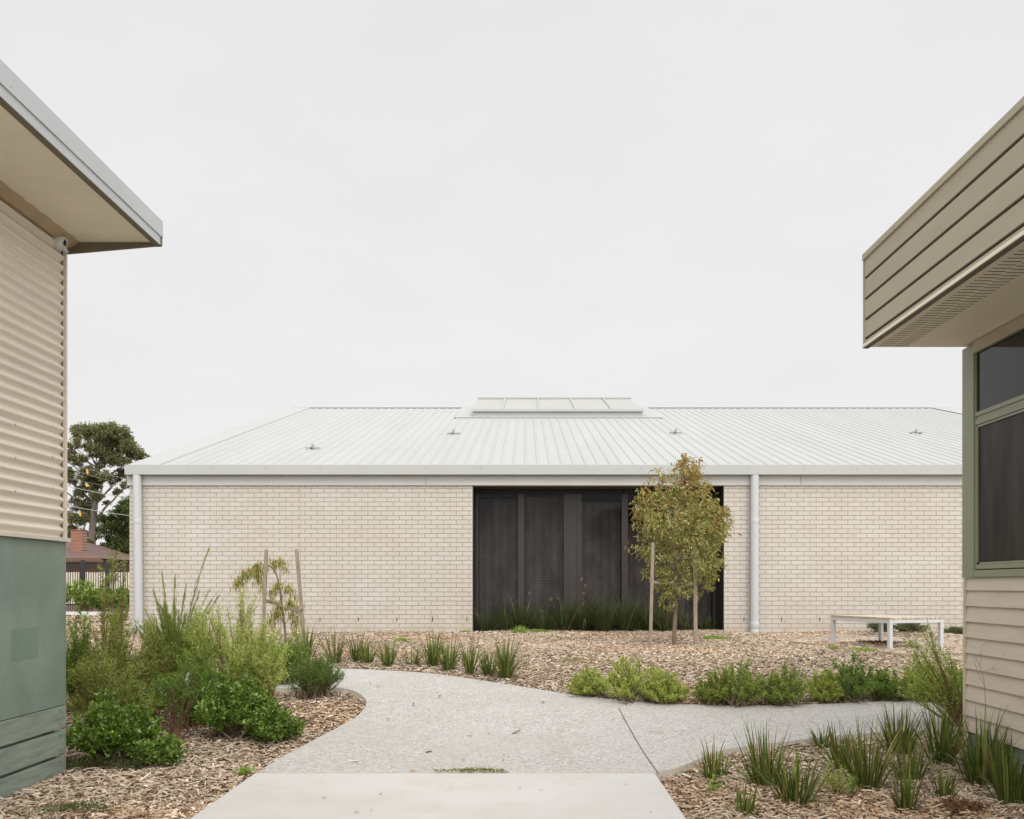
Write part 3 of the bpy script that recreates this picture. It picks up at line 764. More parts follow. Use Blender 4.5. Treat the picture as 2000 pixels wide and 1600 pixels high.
# eaves
XF = -2.66; YF = 6.96; ZS = 3.80
sf = MB(); nrow = 60; ys_ = np.linspace(Y0, YF-0.03, 200); vs = []
for i, y in enumerate(ys_):
    vs += [(XW-0.2, y, ZS+(0.004 if (i % 4) < 2 else 0.0)), (XF-0.05, y, ZS+(0.004 if (i % 4) < 2 else 0.0))]
sf.add(vs, [(2*i, 2*i+1, 2*i+3, 2*i+2) for i in range(len(ys_)-1)])
sfo = sf.build('soffit', M['soffit_l'], lb)
mb = MB().prism_y([(XW+0.004, zband), (XW+0.075, ZS+0.002), (XW-0.05, ZS+0.002), (XW-0.05, zband)], Y0, YC+0.06)
mb.build('eave_flashing', M['tanband'], lb)
zt, zs1, zb = 3.963, 3.842, 3.780
fl = MB().prism_y([(XF-0.05, zb), (XF-0.004, zb), (XF-0.004, zs1+0.01), (XF-0.012, zs1+0.01), (XF-0.012, ZS+0.0), (XF-0.05, ZS+0.0)], Y0, YF).build('fascia', M['fascia_l'], lb)
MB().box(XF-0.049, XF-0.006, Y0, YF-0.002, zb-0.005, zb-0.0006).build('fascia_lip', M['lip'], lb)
bg_ = MB().prism_y([(XF-0.014, zs1), (XF+0.004, zs1), (XF, zt), (XF-0.10, zt+0.02), (XF-0.10, zt+0.005), (XF-0.014, zt-0.01)], Y0, YF+0.006).build('barge_cap', M['fascia_l'], lb)
mb = MB()
for px, py in ((21, 170), (114, 262), (191, 336), (257, 399)):
    y = (XF+0.003)*F/(px-CX); z = E+(HY-py)*y/F
    mb.lathe((XF+0.002, y, z), (1, 0, 0), [(0, 0.006), (0.003, 0.005), (0.0035, 0)], 8)
merge(mb.build('rivet', M['screw'], bg_), bg_)
# end fascia (gable end), slightly raked
zi = 3.722
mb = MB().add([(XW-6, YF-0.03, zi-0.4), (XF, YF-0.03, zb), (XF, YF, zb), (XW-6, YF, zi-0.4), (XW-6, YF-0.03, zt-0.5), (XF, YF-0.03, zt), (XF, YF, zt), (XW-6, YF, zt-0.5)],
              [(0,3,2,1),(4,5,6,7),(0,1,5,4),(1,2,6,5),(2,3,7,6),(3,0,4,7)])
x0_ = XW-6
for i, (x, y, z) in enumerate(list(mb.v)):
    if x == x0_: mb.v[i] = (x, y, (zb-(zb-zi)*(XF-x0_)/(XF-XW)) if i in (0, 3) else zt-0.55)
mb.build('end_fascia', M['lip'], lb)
MB().add([(XF-0.1, Y0, zt+0.003), (XF-0.1, YF, zt+0.003), (XW-6, YF, zt-0.55), (XW-6, Y0, zt-0.55)], [(0, 1, 2, 3)]).build('roof', M['fascia_l'], lb)
mb = MB()
for k in range(26):
    y = YF-0.2-k*0.205; s_ = 0.012
    mb.box(XF-0.062, XF-0.05, y-s_, y+s_, ZS-0.012, ZS+0.002)
merge(mb.build('soffit_clip', M['tanband'], lb), sfo)
# security camera under the eave
c_ = P(116, 473, 6.77)
sc_ = thing('security_camera', tuple(c_), 'small white dome security camera at the corner under the left eaves', 'security camera')
ax = Vector((0.80, 0.12, -0.28)).normalized()
MB().lathe(c_-ax*0.045, ax, [(0, 0.001), (0, 0.042), (0.012, 0.052), (0.06, 0.053), (0.085, 0.050), (0.085, 0.040), (0.06, 0.038), (0.055, 0.0)], 28).build('housing', M['cam_white'], sc_, smooth=True)
MB().lathe(c_-ax*0.045, ax, [(0.056, 0.037)]+[(0.058+0.034*math.sin(t), 0.036*math.cos(t)) for t in np.linspace(0.05, 1.57, 8)], 24).build('lens', M['cam_lens'], sc_, smooth=True)
# half hood below the lens
hood = MB(); a_ = ax.cross(Vector((0, 0, 1))).normalized(); b2 = ax.cross(a_)
vs = []; ts = np.linspace(0.1, math.pi+0.2, 14)
for t in ts:
    dirv = a_*math.cos(t)+b2*math.sin(t)
    vs += [c_+ax*0.035+dirv*0.050, c_+ax*(0.035+0.045*math.sin(max(0.0, min(math.pi, t-0.05))))+dirv*0.046]
hood.add(vs, [(2*i, 2*i+1, 2*i+3, 2*i+2) for i in range(len(ts)-1)])
ho = hood.build('hood', M['cam_white'], sc_, smooth=True); sm = ho.modifiers.new('thick', 'SOLIDIFY'); sm.thickness = 0.004
MB().bar((XW-0.02, c_.y, c_.z+0.02), c_-ax*0.04, 0.05, 0.05).build('bracket', M['cam_white'], sc_)

# ------------------------------------------------------------------ right building (weatherboard)
XQ, YQ = 3.275, 7.088
SR = F/YQ
qz = lambda py: E-(py-HY)/SR
rb = thing('weatherboard_building', (XQ+2, YQ-3, 0), 'taupe weatherboard building with olive window frames under boxed eaves', 'building')
MB().box(XQ+0.05, XQ+6, Y0, YQ-0.03, -0.2, 3.06).build('wall', M['wb'], rb)
mb = MB(); zb0 = 1.262; pb_ = 0.1155
mb.prism_y([(XQ+0.05, zb0), (XQ-0.012, zb0), (XQ+0.004, 1.356), (XQ+0.05, 1.356)], Y0, YQ-0.028)
for k in range(1, 10):
    z = zb0-pb_*k
    mb.prism_y([(XQ+0.05, z), (XQ-0.014, z), (XQ+0.006, z+pb_-0.0015), (XQ+0.05, z+pb_-0.0015)], Y0, YQ-0.028)
wbo = mb.build('weatherboards', M['wb'], rb)
mb = MB()
for y, k in ((6.86, 5), (6.70, 6), (6.92, 6), (6.5, 4)):
    z = zb0-pb_*k+0.03
    mb.lathe((XQ-0.0085, y, z), (-1, 0, 0), [(0, 0.005), (0.0012, 0.004), (0.0014, 0)], 8)
merge(mb.build('nail', M['slot'], wbo), wbo)
MB().box(XQ-0.018, XQ+0.03, YQ-0.027, YQ, 0.20, 1.356).build('corner_trim', M['wb'], rb, bevel=0.003)
MB().box(XQ+0.012, XQ+0.05, Y0, YQ-0.02, -0.2, 0.2215).build('base_board', M['greenboard'], rb)
# corner post and window
zsb = qz(1128); yw0 = XQ*F/(1907-CX)          # where the post ends and the window begins
MB().box(XQ-0.022, XQ+0.05, yw0, YQ+0.003, zsb, 3.055).build('corner_post', M['greenframe'], rb, bevel=0.004)
ys0 = Y0
s9 = F/yw0; tz = lambda py: E-(py-HY)/s9
win = MB().box(XQ-0.020, XQ+0.05, ys0, yw0-0.003, zsb, tz(1114)).build('window_frame', M['greenframe'], rb, bevel=0.003)
mb = MB().box(XQ-0.010, XQ+0.04, ys0, yw0-0.012, tz(1112), tz(1103)); mb.build('sill', M['greenframe'], win, bevel=0.002)
MB().box(XQ+0.02, XQ+0.048, ys0, yw0-0.004, tz(1114), 3.05).build('window_backing', M['dark'], win)
mb = MB()
mb.box(XQ-0.014, XQ+0.03, ys0, yw0-0.012, tz(831.5), tz(822)); mb.box(XQ-0.006, XQ+0.03, ys0, yw0-0.012, tz(822), tz(815))
mb.box(XQ-0.016, XQ+0.03, ys0, yw0-0.012, tz(815), tz(807))
mb.box(XQ-0.012, XQ+0.03, yw0-0.0115, yw0-0.001, tz(1112), tz(690))
mb.build('transom', M['greenframe'], win, bevel=0.002)
MB().box(XQ+0.002, XQ+0.010, ys0, yw0-0.013, tz(806.5), 3.0).build('pane', M['pane_hi'], win)
MB().box(XQ+0.004, XQ+0.010, ys0, yw0-0.013, tz(1102), tz(832)).build('pane', M['screenmesh'], win)
mb = MB().box(XQ-0.008, XQ+0.02, ys0, yw0-0.06, tz(1102.5), tz(1099)); mb.box(XQ-0.008, XQ+0.02, yw0-0.03, yw0-0.0125, tz(1099)+0.001, tz(834)); mb.box(XQ-0.008, XQ+0.02, ys0, yw0-0.031, tz(836.5), tz(832.5))
mb.build('screen_frame', M['greenframe'], win)
for y in (5.3, 3.6):
    MB().box(XQ-0.015, XQ+0.03, y-0.03, y+0.03, tz(1112), 2.98).build('mullion', M['greenframe'], win, bevel=0.002)
# head beam, soffit, fascia
MB().box(XQ-0.026, XQ+0.05, Y0, yw0-0.002, 2.985, 3.068).build('head_beam', M['fasc_r'], rb, bevel=0.003)
XFR = 2.511; ZSR = 3.075; ZT_R = qz(497.5)
soff = MB().box(XFR+0.04, XQ+0.3, Y0, YQ+0.002, ZSR, ZSR+0.02).build('soffit', M['soff_r'], rb)
mb = MB()
y = YQ-0.06; i = 0
while y > 3.2:
    mb.box(2.615, 2.715, y-0.0035, y+0.0035, ZSR-0.0015, ZSR+0.002)
    mb.box(2.730, 2.830, y-0.0035+0.02, y+0.0035+0.02, ZSR-0.0015, ZSR+0.002)
    y -= 0.055
merge(mb.build('soffit_vent', M['slot'], rb), soff)
zl = [qz(546), qz(586.5), qz(627), qz(664)]
edges = [qz(509)]+zl
mb = MB(); GAP = 0.022
tops = [qz(507)]+[z-GAP/2 for z in zl]; bots = [z+GAP/2 for z in zl]+[qz(673)]
for t_, b3 in zip(tops, bots):
    mb.box(XFR+0.010, XFR+0.035, Y0, YQ-0.014, b3, t_)
fr = mb.build('fascia', M['fasc_r'], rb, bevel=0.002)
MB().box(XFR+0.022, XFR+0.05, Y0, YQ-0.015, qz(673), ZT_R-0.03).build('fascia_groove', M['slot'], fr)
MB().box(XFR+0.002, XFR+0.045, YQ-0.013, YQ, qz(676), ZT_R-0.045).build('fascia_corner', M['fasc_r'], fr)
MB().box(XFR-0.004, XFR+0.06, Y0, YQ+0.004, qz(509.5), ZT_R).build('fascia_cap', M['fasc_r'], fr, bevel=0.002)
MB().box(XFR-0.003, XFR+0.042, Y0, YQ+0.004, qz(680), qz(674)).build('fascia_trim', M['soff_r'], fr, bevel=0.002)
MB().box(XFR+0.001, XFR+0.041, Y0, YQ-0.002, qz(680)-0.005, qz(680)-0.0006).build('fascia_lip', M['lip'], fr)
MB().box(XFR+0.05, XQ+6, YQ-0.03, YQ-0.004, ZSR+0.021, ZT_R-0.02).build('end_fascia', M['fasc_r'], rb)
MB().box(XFR+0.06, XQ+6, Y0, YQ-0.03, ZT_R-0.06, ZT_R-0.02).build('roof', M['fascia_l'], rb)

# ------------------------------------------------------------------ bench
bn = thing('bench', (5.27, 13.9, 0.4), 'low square platform bench with timber slats on white metal legs', 'bench')
pN, pL, pR, pB = [Vector((x, y, 0)) for x, y in ((5.04, 13.17), (4.614, 14.40), (5.92, 13.47), (5.495, 14.70))]
u = (pL-pN); v = (pR-pN); ul, vl = u.length, v.length; u.normalize(); v.normalize()
zseat = 0.845
def bpt(a, b, z): q = pN+u*a+v*b; return (q.x, q.y, z)
LG = 0.055
for a in (LG/2, ul-LG/2):
    for b in (LG/2, vl-LG/2):
        q = pN+u*a+v*b
        MB().bar(bpt(a, b, float(zm(q.x, q.y))-0.03), bpt(a, b, zseat-0.030), LG, LG, up=tuple(u)).build('leg', M['bench_metal'], bn, bevel=0.004)
mb = MB()
zr = zseat-0.053
for b in (LG/2, vl-LG/2): mb.bar(bpt(LG, b, zr), bpt(ul-LG, b, zr), LG-0.002, 0.045)
for a in (LG/2, ul-LG/2): mb.bar(bpt(a, LG, zr), bpt(a, vl-LG, zr), LG-0.002, 0.045)
mb.build('frame', M['bench_metal'], bn, bevel=0.003)
ns = 13; w_ = vl/ns
for i in range(ns):
    MB().bar(bpt(0.0, w_*(i+0.5), zseat-0.013), bpt(ul, w_*(i+0.5), zseat-0.013), w_-0.012, 0.030).build('slat', M['slat_pale'] if i % 3 else M['bench_timber'], bn, bevel=0.003)

# ------------------------------------------------------------------ plants
def quad_leaves(pos, d, side, L, W, C, fold=0.15):
    """diamond leaves; all arrays of length n"""
    n = len(pos); L = np.asarray(L).reshape(-1, 1)*np.ones((n, 1)); W = np.asarray(W).reshape(-1, 1)*np.ones((n, 1))
    nr = np.cross(d, side)
    a = pos; m = pos+d*L*0.45; t = pos+d*L
    V = np.stack([a, m+side*W/2+nr*W*fold, t, m-side*W/2+nr*W*fold], 1).reshape(-1, 3)
    Q = np.arange(n*4).reshape(n, 4)
    return V, Q, np.repeat(C, 4, 0)
def unit(a): return a/np.maximum(np.linalg.norm(a, axis=1, keepdims=True), 1e-9)
def rsides(d):
    r = rng.normal(0, 1, d.shape); return unit(np.cross(d, r))
def pick(cols, n, w=None, var=0.2):
    cols = np.asarray(cols); k = rng.choice(len(cols), n, p=w)
    return cols[k]*rng.uniform(1-var, 1+var, (n, 1))
def tube_stems(curves, r0, r1=0.002, n=4):
    mb = MB()
    for c_ in curves:
        k = len(c_); mb.tube(c_, [r0*(1-i/(k-1))+r1*i/(k-1) for i in range(k)], n, cap=False)
    return mb
GREEN = dict(
    feather=[(0.22, 0.275, 0.06), (0.30, 0.34, 0.09), (0.15, 0.21, 0.04), (0.40, 0.41, 0.16)],
    grey=[(0.34, 0.37, 0.16), (0.26, 0.30, 0.11), (0.42, 0.43, 0.22)],
    olive=[(0.15, 0.18, 0.045), (0.20, 0.22, 0.06), (0.11, 0.14, 0.035), (0.26, 0.26, 0.09)],
    mid=[(0.13, 0.20, 0.04), (0.19, 0.26, 0.06), (0.095, 0.15, 0.03)],
    broom=[(0.22, 0.29, 0.06), (0.28, 0.35, 0.085), (0.16, 0.22, 0.045)],
    broad=[(0.075, 0.125, 0.018), (0.11, 0.17, 0.028), (0.055, 0.095, 0.014), (0.15, 0.215, 0.042)],
    rose=[(0.085, 0.135, 0.03), (0.12, 0.18, 0.045), (0.16, 0.22, 0.065)],
    lime=[(0.25, 0.30, 0.065), (0.32, 0.36, 0.09), (0.18, 0.23, 0.045), (0.38, 0.41, 0.14)],
    lime2=[(0.15, 0.21, 0.045), (0.22, 0.275, 0.065), (0.29, 0.33, 0.10), (0.11, 0.155, 0.03)],
    straw=[(0.42, 0.28, 0.12), (0.50, 0.36, 0.18)],
    grass=[(0.085, 0.115, 0.022), (0.115, 0.15, 0.03), (0.055, 0.08, 0.016), (0.17, 0.195, 0.05)],
    weed=[(0.20, 0.30, 0.05), (0.26, 0.36, 0.07), (0.15, 0.24, 0.035)],
)
BOOST = dict(straw=1.0, feather=1.65, grey=1.5, olive=1.6, mid=1.5, broad=1.6, grass=1.25, lime=1.7, lime2=1.6)
for k_ in GREEN: GREEN[k_] = [tuple(min(0.62, c*BOOST.get(k_, 1.3)) for c in q) for q in GREEN[k_]]
def shrub(base, h, rx, ry, nst, ntw, nlf, L, W, cols, twl=0.16, label='', cat='shrub', name='shrub', group=None, mat='leaf', bark='bark',
          up=0.6, lo=0.15, dome=0.5, spread=0.7, lean=(0, 0), jit=0.3, tips=None, r0=0.010, flowers=None, hollow=0.0, low=0.25, footr=0.22):
    base = Vector(base)
    root = thing(name, tuple(base), label, cat, group)
    ph = rng.uniform(0, 2*math.pi, nst); r = np.sqrt(rng.uniform(hollow, 1, nst))
    hh = h*(1-dome*r**2)*rng.uniform(1-jit, 1.0, nst)
    tgt = np.stack([rx*r*np.cos(ph)+lean[0]*h, ry*r*np.sin(ph)+lean[1]*h, np.maximum(hh, h*0.12)], 1)
    ctl = tgt*np.array([low, low, 0.55])+rng.normal(0, 0.04, (nst, 3))*h
    b0 = np.array(base); foot = rng.normal(0, 1, (nst, 3))*np.array([1, 1, 0])*rx*footr
    curves = []
    ts = np.linspace(0, 1, 7)
    for i in range(nst):
        curves.append([tuple(b0+foot[i]*(1-t)+2*t*(1-t)*ctl[i]+t*t*tgt[i]) for t in ts])
    tube_stems(curves, r0).build('stems', M[bark], root)
    # twigs
    m = nst*ntw; si = np.repeat(np.arange(nst), ntw)
    t = lo+(1-lo)*rng.uniform(0, 1, m)**0.8
    t = t[:, None]
    pos = b0+2*t*(1-t)*ctl[si]+t*t*tgt[si]+foot[si]*(1-t)
    tang = unit(2*(1-2*t)*ctl[si]+2*t*tgt[si])
    d = unit(tang*up+unit(rng.normal(0, 1, (m, 3)))*spread+np.array([0, 0, 0.25]))
    ln = twl*rng.uniform(0.5, 1.1, m)*(1.15-0.5*t[:, 0])
    # leaves
    li = np.repeat(np.arange(m), nlf); k = len(li)
    u_ = rng.uniform(0, 1, k)
    p = pos[li]+d[li]*(ln[li]*u_)[:, None]+rng.normal(0, 0.006, (k, 3))
    dl = unit(d[li]*0.7+unit(rng.normal(0, 1, (k, 3)))*0.75+np.array([0, 0, 0.15]))
    C = pick(cols, k)
    stem_tint = rng.uniform(0.85, 1.15, (nst, 1)); C = C*stem_tint[si[li]]
    if tips is not None:
        kk = (u_ > 0.75) & (t[li, 0] > 0.6) & (rng.uniform(0, 1, k) < 0.6)
        C[kk] = pick(tips, int(kk.sum()))
    keep = p[:, 2] > float(base.z)+0.01
    p, dl, C = p[keep], dl[keep], C[keep]; k = len(p)
    V, Q, CC = quad_leaves(p, dl, rsides(dl), L*rng.uniform(0.6, 1.25, k), W*rng.uniform(0.7, 1.2, k), C)
    npmesh('foliage', V, Q, CC, M[mat], root)
    if flowers:
        kk = rng.choice(k, flowers, replace=False)
        pf = np.repeat(p[kk]+np.array([0, -0.03, 0.02]), 5, 0); df = unit(rng.normal(0, 1, (len(pf), 3)))
        V, Q, CC = quad_leaves(pf, df, rsides(df), 0.016, 0.012, np.tile(np.array([[0.75, 0.60, 0.03]]), (len(pf), 1)))
        npmesh('flowers', V, Q, CC, M['leaf'], root)
    return root
def blades(base, n, h, spread, w, cols, droop=0.5, foot=0.05, wts=None, segs=6, dry=0.05, fold=0.0):
    V = []; Q = []; C = []
    b = np.array(base)
    for _ in range(n):
        a = rng.uniform(0, 2*math.pi); rr = foot*math.sqrt(rng.uniform(0, 1))
        p = b+np.array([rr*math.cos(a), rr*math.sin(a), -0.01])
        a2 = a+rng.normal(0, 0.5); th = min(1.25, abs(rng.normal(0, spread))+0.04); L = h*rng.uniform(0.5, 1.08)
        dr = droop*rng.uniform(0.2, 1.4); ww = w*rng.uniform(0.7, 1.2)
        if rng.uniform() < 0.10: dr += 1.7; th += 0.3
        col = np.array(cols[rng.integers(len(cols))])*rng.uniform(0.8, 1.2)
        if rng.uniform() < dry: col = np.array((GREEN['straw']+[(0.30, 0.33, 0.26), (0.24, 0.13, 0.06)])[rng.integers(4)])*rng.uniform(0.6, 1)
        tw = a2+math.pi/2+rng.normal(0, 0.5)
        s = np.array([math.cos(tw), math.sin(tw), 0.0])
        st = len(V); q = p.copy()
        for i in range(segs+1):
            t = i/segs
            wd = ww*(0.75+0.5*t if t < 0.35 else 0.925*(1-((t-0.35)/0.65)**1.6))
            wd = max(wd, ww*0.05)
            V.append(q-s*wd/2); V.append(q+s*wd/2)
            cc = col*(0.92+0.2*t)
            C.append(cc); C.append(cc)
            ang = th+dr*t*t
            q = q+np.array([math.sin(ang)*math.cos(a2), math.sin(ang)*math.sin(a2), math.cos(ang)])*(L/segs)
        for i in range(segs):
            Q.append((st+2*i, st+2*i+1, st+2*i+3, st+2*i+2))
    return np.array(V), np.array(Q), np.array(C)
def tuft(base, n, h, spread, w, label, group=None, cols=None, droop=0.5, foot=0.05, dry=0.05, stalks=0, name='grass_tuft', cat='grass tuft'):
    n = int(n*1.35); w *= 0.88; h *= 1.06
    cols = cols or GREEN['grass']
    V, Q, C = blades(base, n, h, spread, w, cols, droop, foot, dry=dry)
    if not stalks:
        o = npmesh(name, V, Q, C, M['blade'], None, loc=tuple(base)); ORG[o.name] = Vector(base)
        return tag(o, label, cat, group)
    root = thing(name, tuple(base), label, cat, group)
    npmesh('blades', V, Q, C, M['blade'], root)
    V, Q, C = blades(base, stalks, h*1.5, spread*0.6, 0.004, GREEN['straw'], 0.4, foot*0.5, dry=1.0)
    # seed heads
    pos = V[-1::-14][:stalks] if len(V) >= 14 else V
    pos = np.repeat(np.array([V[i*14+11] for i in range(stalks)]), 14, 0); d = unit(rng.normal(0, 0.6, (len(pos), 3))+np.array([0, 0, 0.7]))
    pos = pos+rng.normal(0, 0.015, pos.shape)
    v2, q2, c2 = quad_leaves(pos, d, rsides(d), 0.03, 0.008, pick(GREEN['straw'], len(pos)))
    npmesh('flower_stalks', np.concatenate([V, v2]), np.concatenate([Q, q2+len(V)]), np.concatenate([C, c2]), M['blade'], root)
    return root
ORD = ['first', 'second', 'third', 'fourth', 'fifth', 'sixth', 'seventh', 'eighth', 'ninth', 'tenth', 'eleventh', 'twelfth', 'thirteenth', 'fourteenth']

# row of tufts behind the path
row = [(600, 1288, 0.46, 55, 'tall dark narrow grass tuft at the foot of the leaning timber stake'),
       (654, 1298, 0.46, 60, 'yellowish upright grass tuft just behind the left end of the path'),
       (697, 1293, 0.38, 48, 'left one of two touching grass tufts behind the path'),
       (717, 1297, 0.36, 44, 'right one of two touching grass tufts behind the path'),
       (757, 1302, 0.38, 50, 'open fan-shaped grass tuft right of the touching pair behind the path'),
       (806, 1300, 0.36, 26, 'thinnest sparse grass tuft in the row behind the path'),
       (846, 1302, 0.44, 70, 'dense dark grass tuft with a straw stalk right of the thinnest tuft'),
       (877, 1312, 0.44, 52, 'leggy grass tuft leaning right beside the dense dark tuft'),
       (918, 1319, 0.46, 44, 'narrow upright grass tuft third from the right end of the row'),
       (953, 1321, 0.36, 55, 'short bushy grass tuft next to the biggest tuft in the row'),
       (987, 1327, 0.52, 90, 'biggest grass tuft at the right end of the row behind the path')]
for px, py, h, n, lab in row:
    b = G(px, py)
    cols = GREEN['grass'] if px != 654 else [(0.16, 0.17, 0.05), (0.20, 0.19, 0.07), (0.12, 0.14, 0.04)]
    tuft(b, n, h, 0.30 if n > 40 else 0.38, 0.014, lab, 'grass tufts in a row behind the path', cols, 0.35, 0.055, 0.04, stalks=3 if px in (654, 846) else 0)
# foreground right tufts
fg = [(1390, 1523, 0.33, 34, 0.42, 'small leaning grass tuft nearest the slab corner in the right bed'),
      (1410, 1521, 0.20, 14, 0.3, 'tiny sprig of grass touching the small leaning tuft in the right bed'),
      (1496, 1536, 0.46, 75, 0.36, 'large open grass tuft against the path kerb in the right bed'),
      (1552, 1571, 0.40, 85, 0.38, 'round spiky grass tuft in front of the large open tuft, right bed'),
      (1453, 1594, 0.22, 26, 0.45, 'small pale grass tuft at the bottom edge of the right bed'),
      (1608, 1463, 0.24, 40, 0.5, 'low dark grass tuft hard against the path kerb'),
      (1642, 1506, 0.42, 48, 0.30, 'narrow tall grass tuft just in front of the low kerbside tuft'),
      (1692, 1543, 0.50, 90, 0.34, 'wide dense grass tuft in the middle of the right bed'),
      (1755, 1474, 0.46, 95, 0.34, 'bright upright grass tuft standing against the white path'),
      (1776, 1526, 0.34, 70, 0.34, 'dark grass tuft squeezed in front of the bright upright one'),
      (1840, 1494, 0.52, 100, 0.34, 'tall dark grass tuft beside the thin twiggy shrub'),
      (1768, 1585, 0.36, 44, 0.34, 'loose thin-bladed grass tuft low in the right bed'),
      (1843, 1560, 0.24, 36, 0.32, 'short dark grass tuft beside reddish dead needles'),
      (1914, 1534, 0.56, 110, 0.34, 'broad dark grass tuft in front of the weatherboard corner'),
      (1950, 1527, 0.42, 60, 0.40, 'arching grass tuft pressed against the weatherboard wall'),
      (1975, 1571, 0.46, 80, 0.26, 'dark grass tuft at the right picture edge by the wall base')]
for px, py, h, n, sp, lab in fg:
    b = G(px, py)
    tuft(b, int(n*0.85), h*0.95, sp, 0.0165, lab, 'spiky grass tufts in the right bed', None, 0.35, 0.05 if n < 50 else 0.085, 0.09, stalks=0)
# grasses in front of the windows
op = [(948, 1233, 0.50, 70, 'below the first window pane from the left'), (985, 1234, 0.55, 80, 'left of the first slim mullion'), (1022, 1233, 0.62, 80, 'under the first slim mullion'),
      (1060, 1233, 0.48, 80, 'behind the dry orange grass clump'), (1102, 1230, 0.68, 110, 'under the wide dark panel'), (1140, 1231, 0.62, 110, 'just right of the wide dark panel'),
      (1180, 1230, 0.70, 120, 'below the third window pane'), (1222, 1231, 0.70, 120, 'under the second slim mullion'), (1262, 1232, 0.64, 100, 'left of the staked gum tree'),
      (1300, 1232, 0.55, 90, 'right behind the gum tree trunk'), (1342, 1233, 0.42, 60, 'between the gum trunk and its right stake'), (1382, 1232, 0.36, 40, 'in the dark right corner of the recess')]
for i, (px, py, h, n, lab) in enumerate(op):
    b = G(px, py); b.y = 18.25+0.12*(i % 3); b.x = (px-CX)*b.y/F; b.z = float(zm(b.x, b.y))
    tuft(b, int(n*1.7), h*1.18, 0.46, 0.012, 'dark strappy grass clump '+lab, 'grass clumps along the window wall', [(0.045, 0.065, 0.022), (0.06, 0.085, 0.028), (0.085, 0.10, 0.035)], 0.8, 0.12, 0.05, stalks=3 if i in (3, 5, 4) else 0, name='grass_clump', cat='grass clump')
tuft(G(1072, 1229), 55, 0.30, 0.5, 0.010, 'dry orange grass clump at the foot of the window wall', cols=GREEN['straw'], droop=1.0, name='dry_grass_clump', cat='grass clump')
tuft(G(1014, 1238), 150, 0.17, 0.5, 0.009, 'bright green grass clump on the mulch before the windows', cols=GREEN['weed'], droop=0.7, foot=0.13, name='green_grass_clump', cat='grass clump')
tuft(G(866, 1281), 30, 0.24, 0.4, 0.008, 'small straw-tipped grass tuft behind the middle of the row', cols=[(0.2, 0.21, 0.07), (0.3, 0.26, 0.12)], stalks=2)

def weed(px, py, rx, ry, n, label, cols=None, L=0.03, h=0.03, onp=False, name='weed_patch'):
    b = G(px, py)
    if onp: x_, y_ = onpath(px, py); b = Vector((x_, y_, float(zg(y_))))
    r = np.sqrt(rng.uniform(0, 1, n)); a = rng.uniform(0, 2*math.pi, n)
    wob = 0.75+0.25*np.sin(a*3+rng.uniform(0, 6))+0.15*np.sin(a*5)
    x = b.x+rx*r*np.cos(a)*wob; y = b.y+ry*r*np.sin(a)*wob
    z = (zg(y) if onp else zm(x, y)+0.018)+h*rng.uniform(0.1, 1, n)*(1-0.6*r)+0.008
    p = np.stack([x, y, z], 1); d = unit(rng.normal(0, 1, (n, 3))*np.array([1, 1, 0.6])+np.array([0, 0, 0.5]))
    V, Q, C = quad_leaves(p, d, rsides(d), L*rng.uniform(0.5, 1.3, n), L*0.35, pick(cols or GREEN['weed'], n))
    o = npmesh(name, V, Q, C, M['leaf'], None, loc=tuple(b))
    return tag(o, label, 'leaf litter' if 'litter' in name else 'weed patch')
weed(1050, 1236, 0.34, 0.12, 700, 'spreading green weeds right of the bright grass clump by the windows')
weed(1398, 1250, 0.30, 0.35, 900, 'bright green weed patch right of the staked gum tree')
weed(787, 1254, 0.16, 0.2, 500, 'round green weed patch on mulch near the brick wall')
weed(908, 1237, 0.14, 0.12, 300, 'small weeds at the end of the left brick wall', h=0.02)
weed(1684, 1274, 0.22, 0.22, 500, 'green weeds along the timber edging by the bench')
weed(1625, 1270, 0.10, 0.2, 160, 'sparse weeds left of the bench by the edging')
weed(1120, 1296, 0.30, 0.25, 260, 'thin yellowish weeds on the mulch above the lime shrub', cols=[(0.25, 0.27, 0.08), (0.3, 0.28, 0.12)])
weed(205, 1500, 0.42, 0.22, 2600, 'dark fine ground-hugging weeds below the leafy shrub by the green base', cols=[(0.05, 0.075, 0.02), (0.08, 0.10, 0.03), (0.12, 0.11, 0.05)], L=0.03, h=0.05)
weed(150, 1588, 0.26, 0.14, 900, 'small-leaved weeds at the bottom left corner of the bed', cols=[(0.10, 0.14, 0.04), (0.14, 0.17, 0.06)], L=0.018, h=0.03)
weed(478, 1517, 0.07, 0.07, 120, 'little weed at the left corner between slab and path', L=0.035)
weed(925, 1509, 0.34, 0.022, 520, 'mossy weeds growing in the joint between slab and path', cols=[(0.30, 0.32, 0.10), (0.36, 0.36, 0.14), (0.20, 0.23, 0.06)], L=0.022, h=0.02, onp=True)
weed(1395, 1552, 0.03, 0.03, 30, 'tiny green sprig on mulch near the slab edge', h=0.10, L=0.05)
weed(1722, 1259, 0.42, 0.32, 700, 'dark brown mulch patch standing in for shade beneath the bench', cols=[(0.12, 0.08, 0.05), (0.18, 0.12, 0.075), (0.09, 0.06, 0.035)], L=0.04, h=0.012, name='bench_shade_litter')  # brown leaf shapes paint in the bench's shade over darker bark mulch
weed(1880, 1586, 0.17, 0.14, 620, 'reddish dead needle litter beside the short dark tuft', cols=[(0.25, 0.13, 0.07), (0.32, 0.19, 0.11), (0.18, 0.10, 0.06)], L=0.035, h=0.03, name='needle_litter')

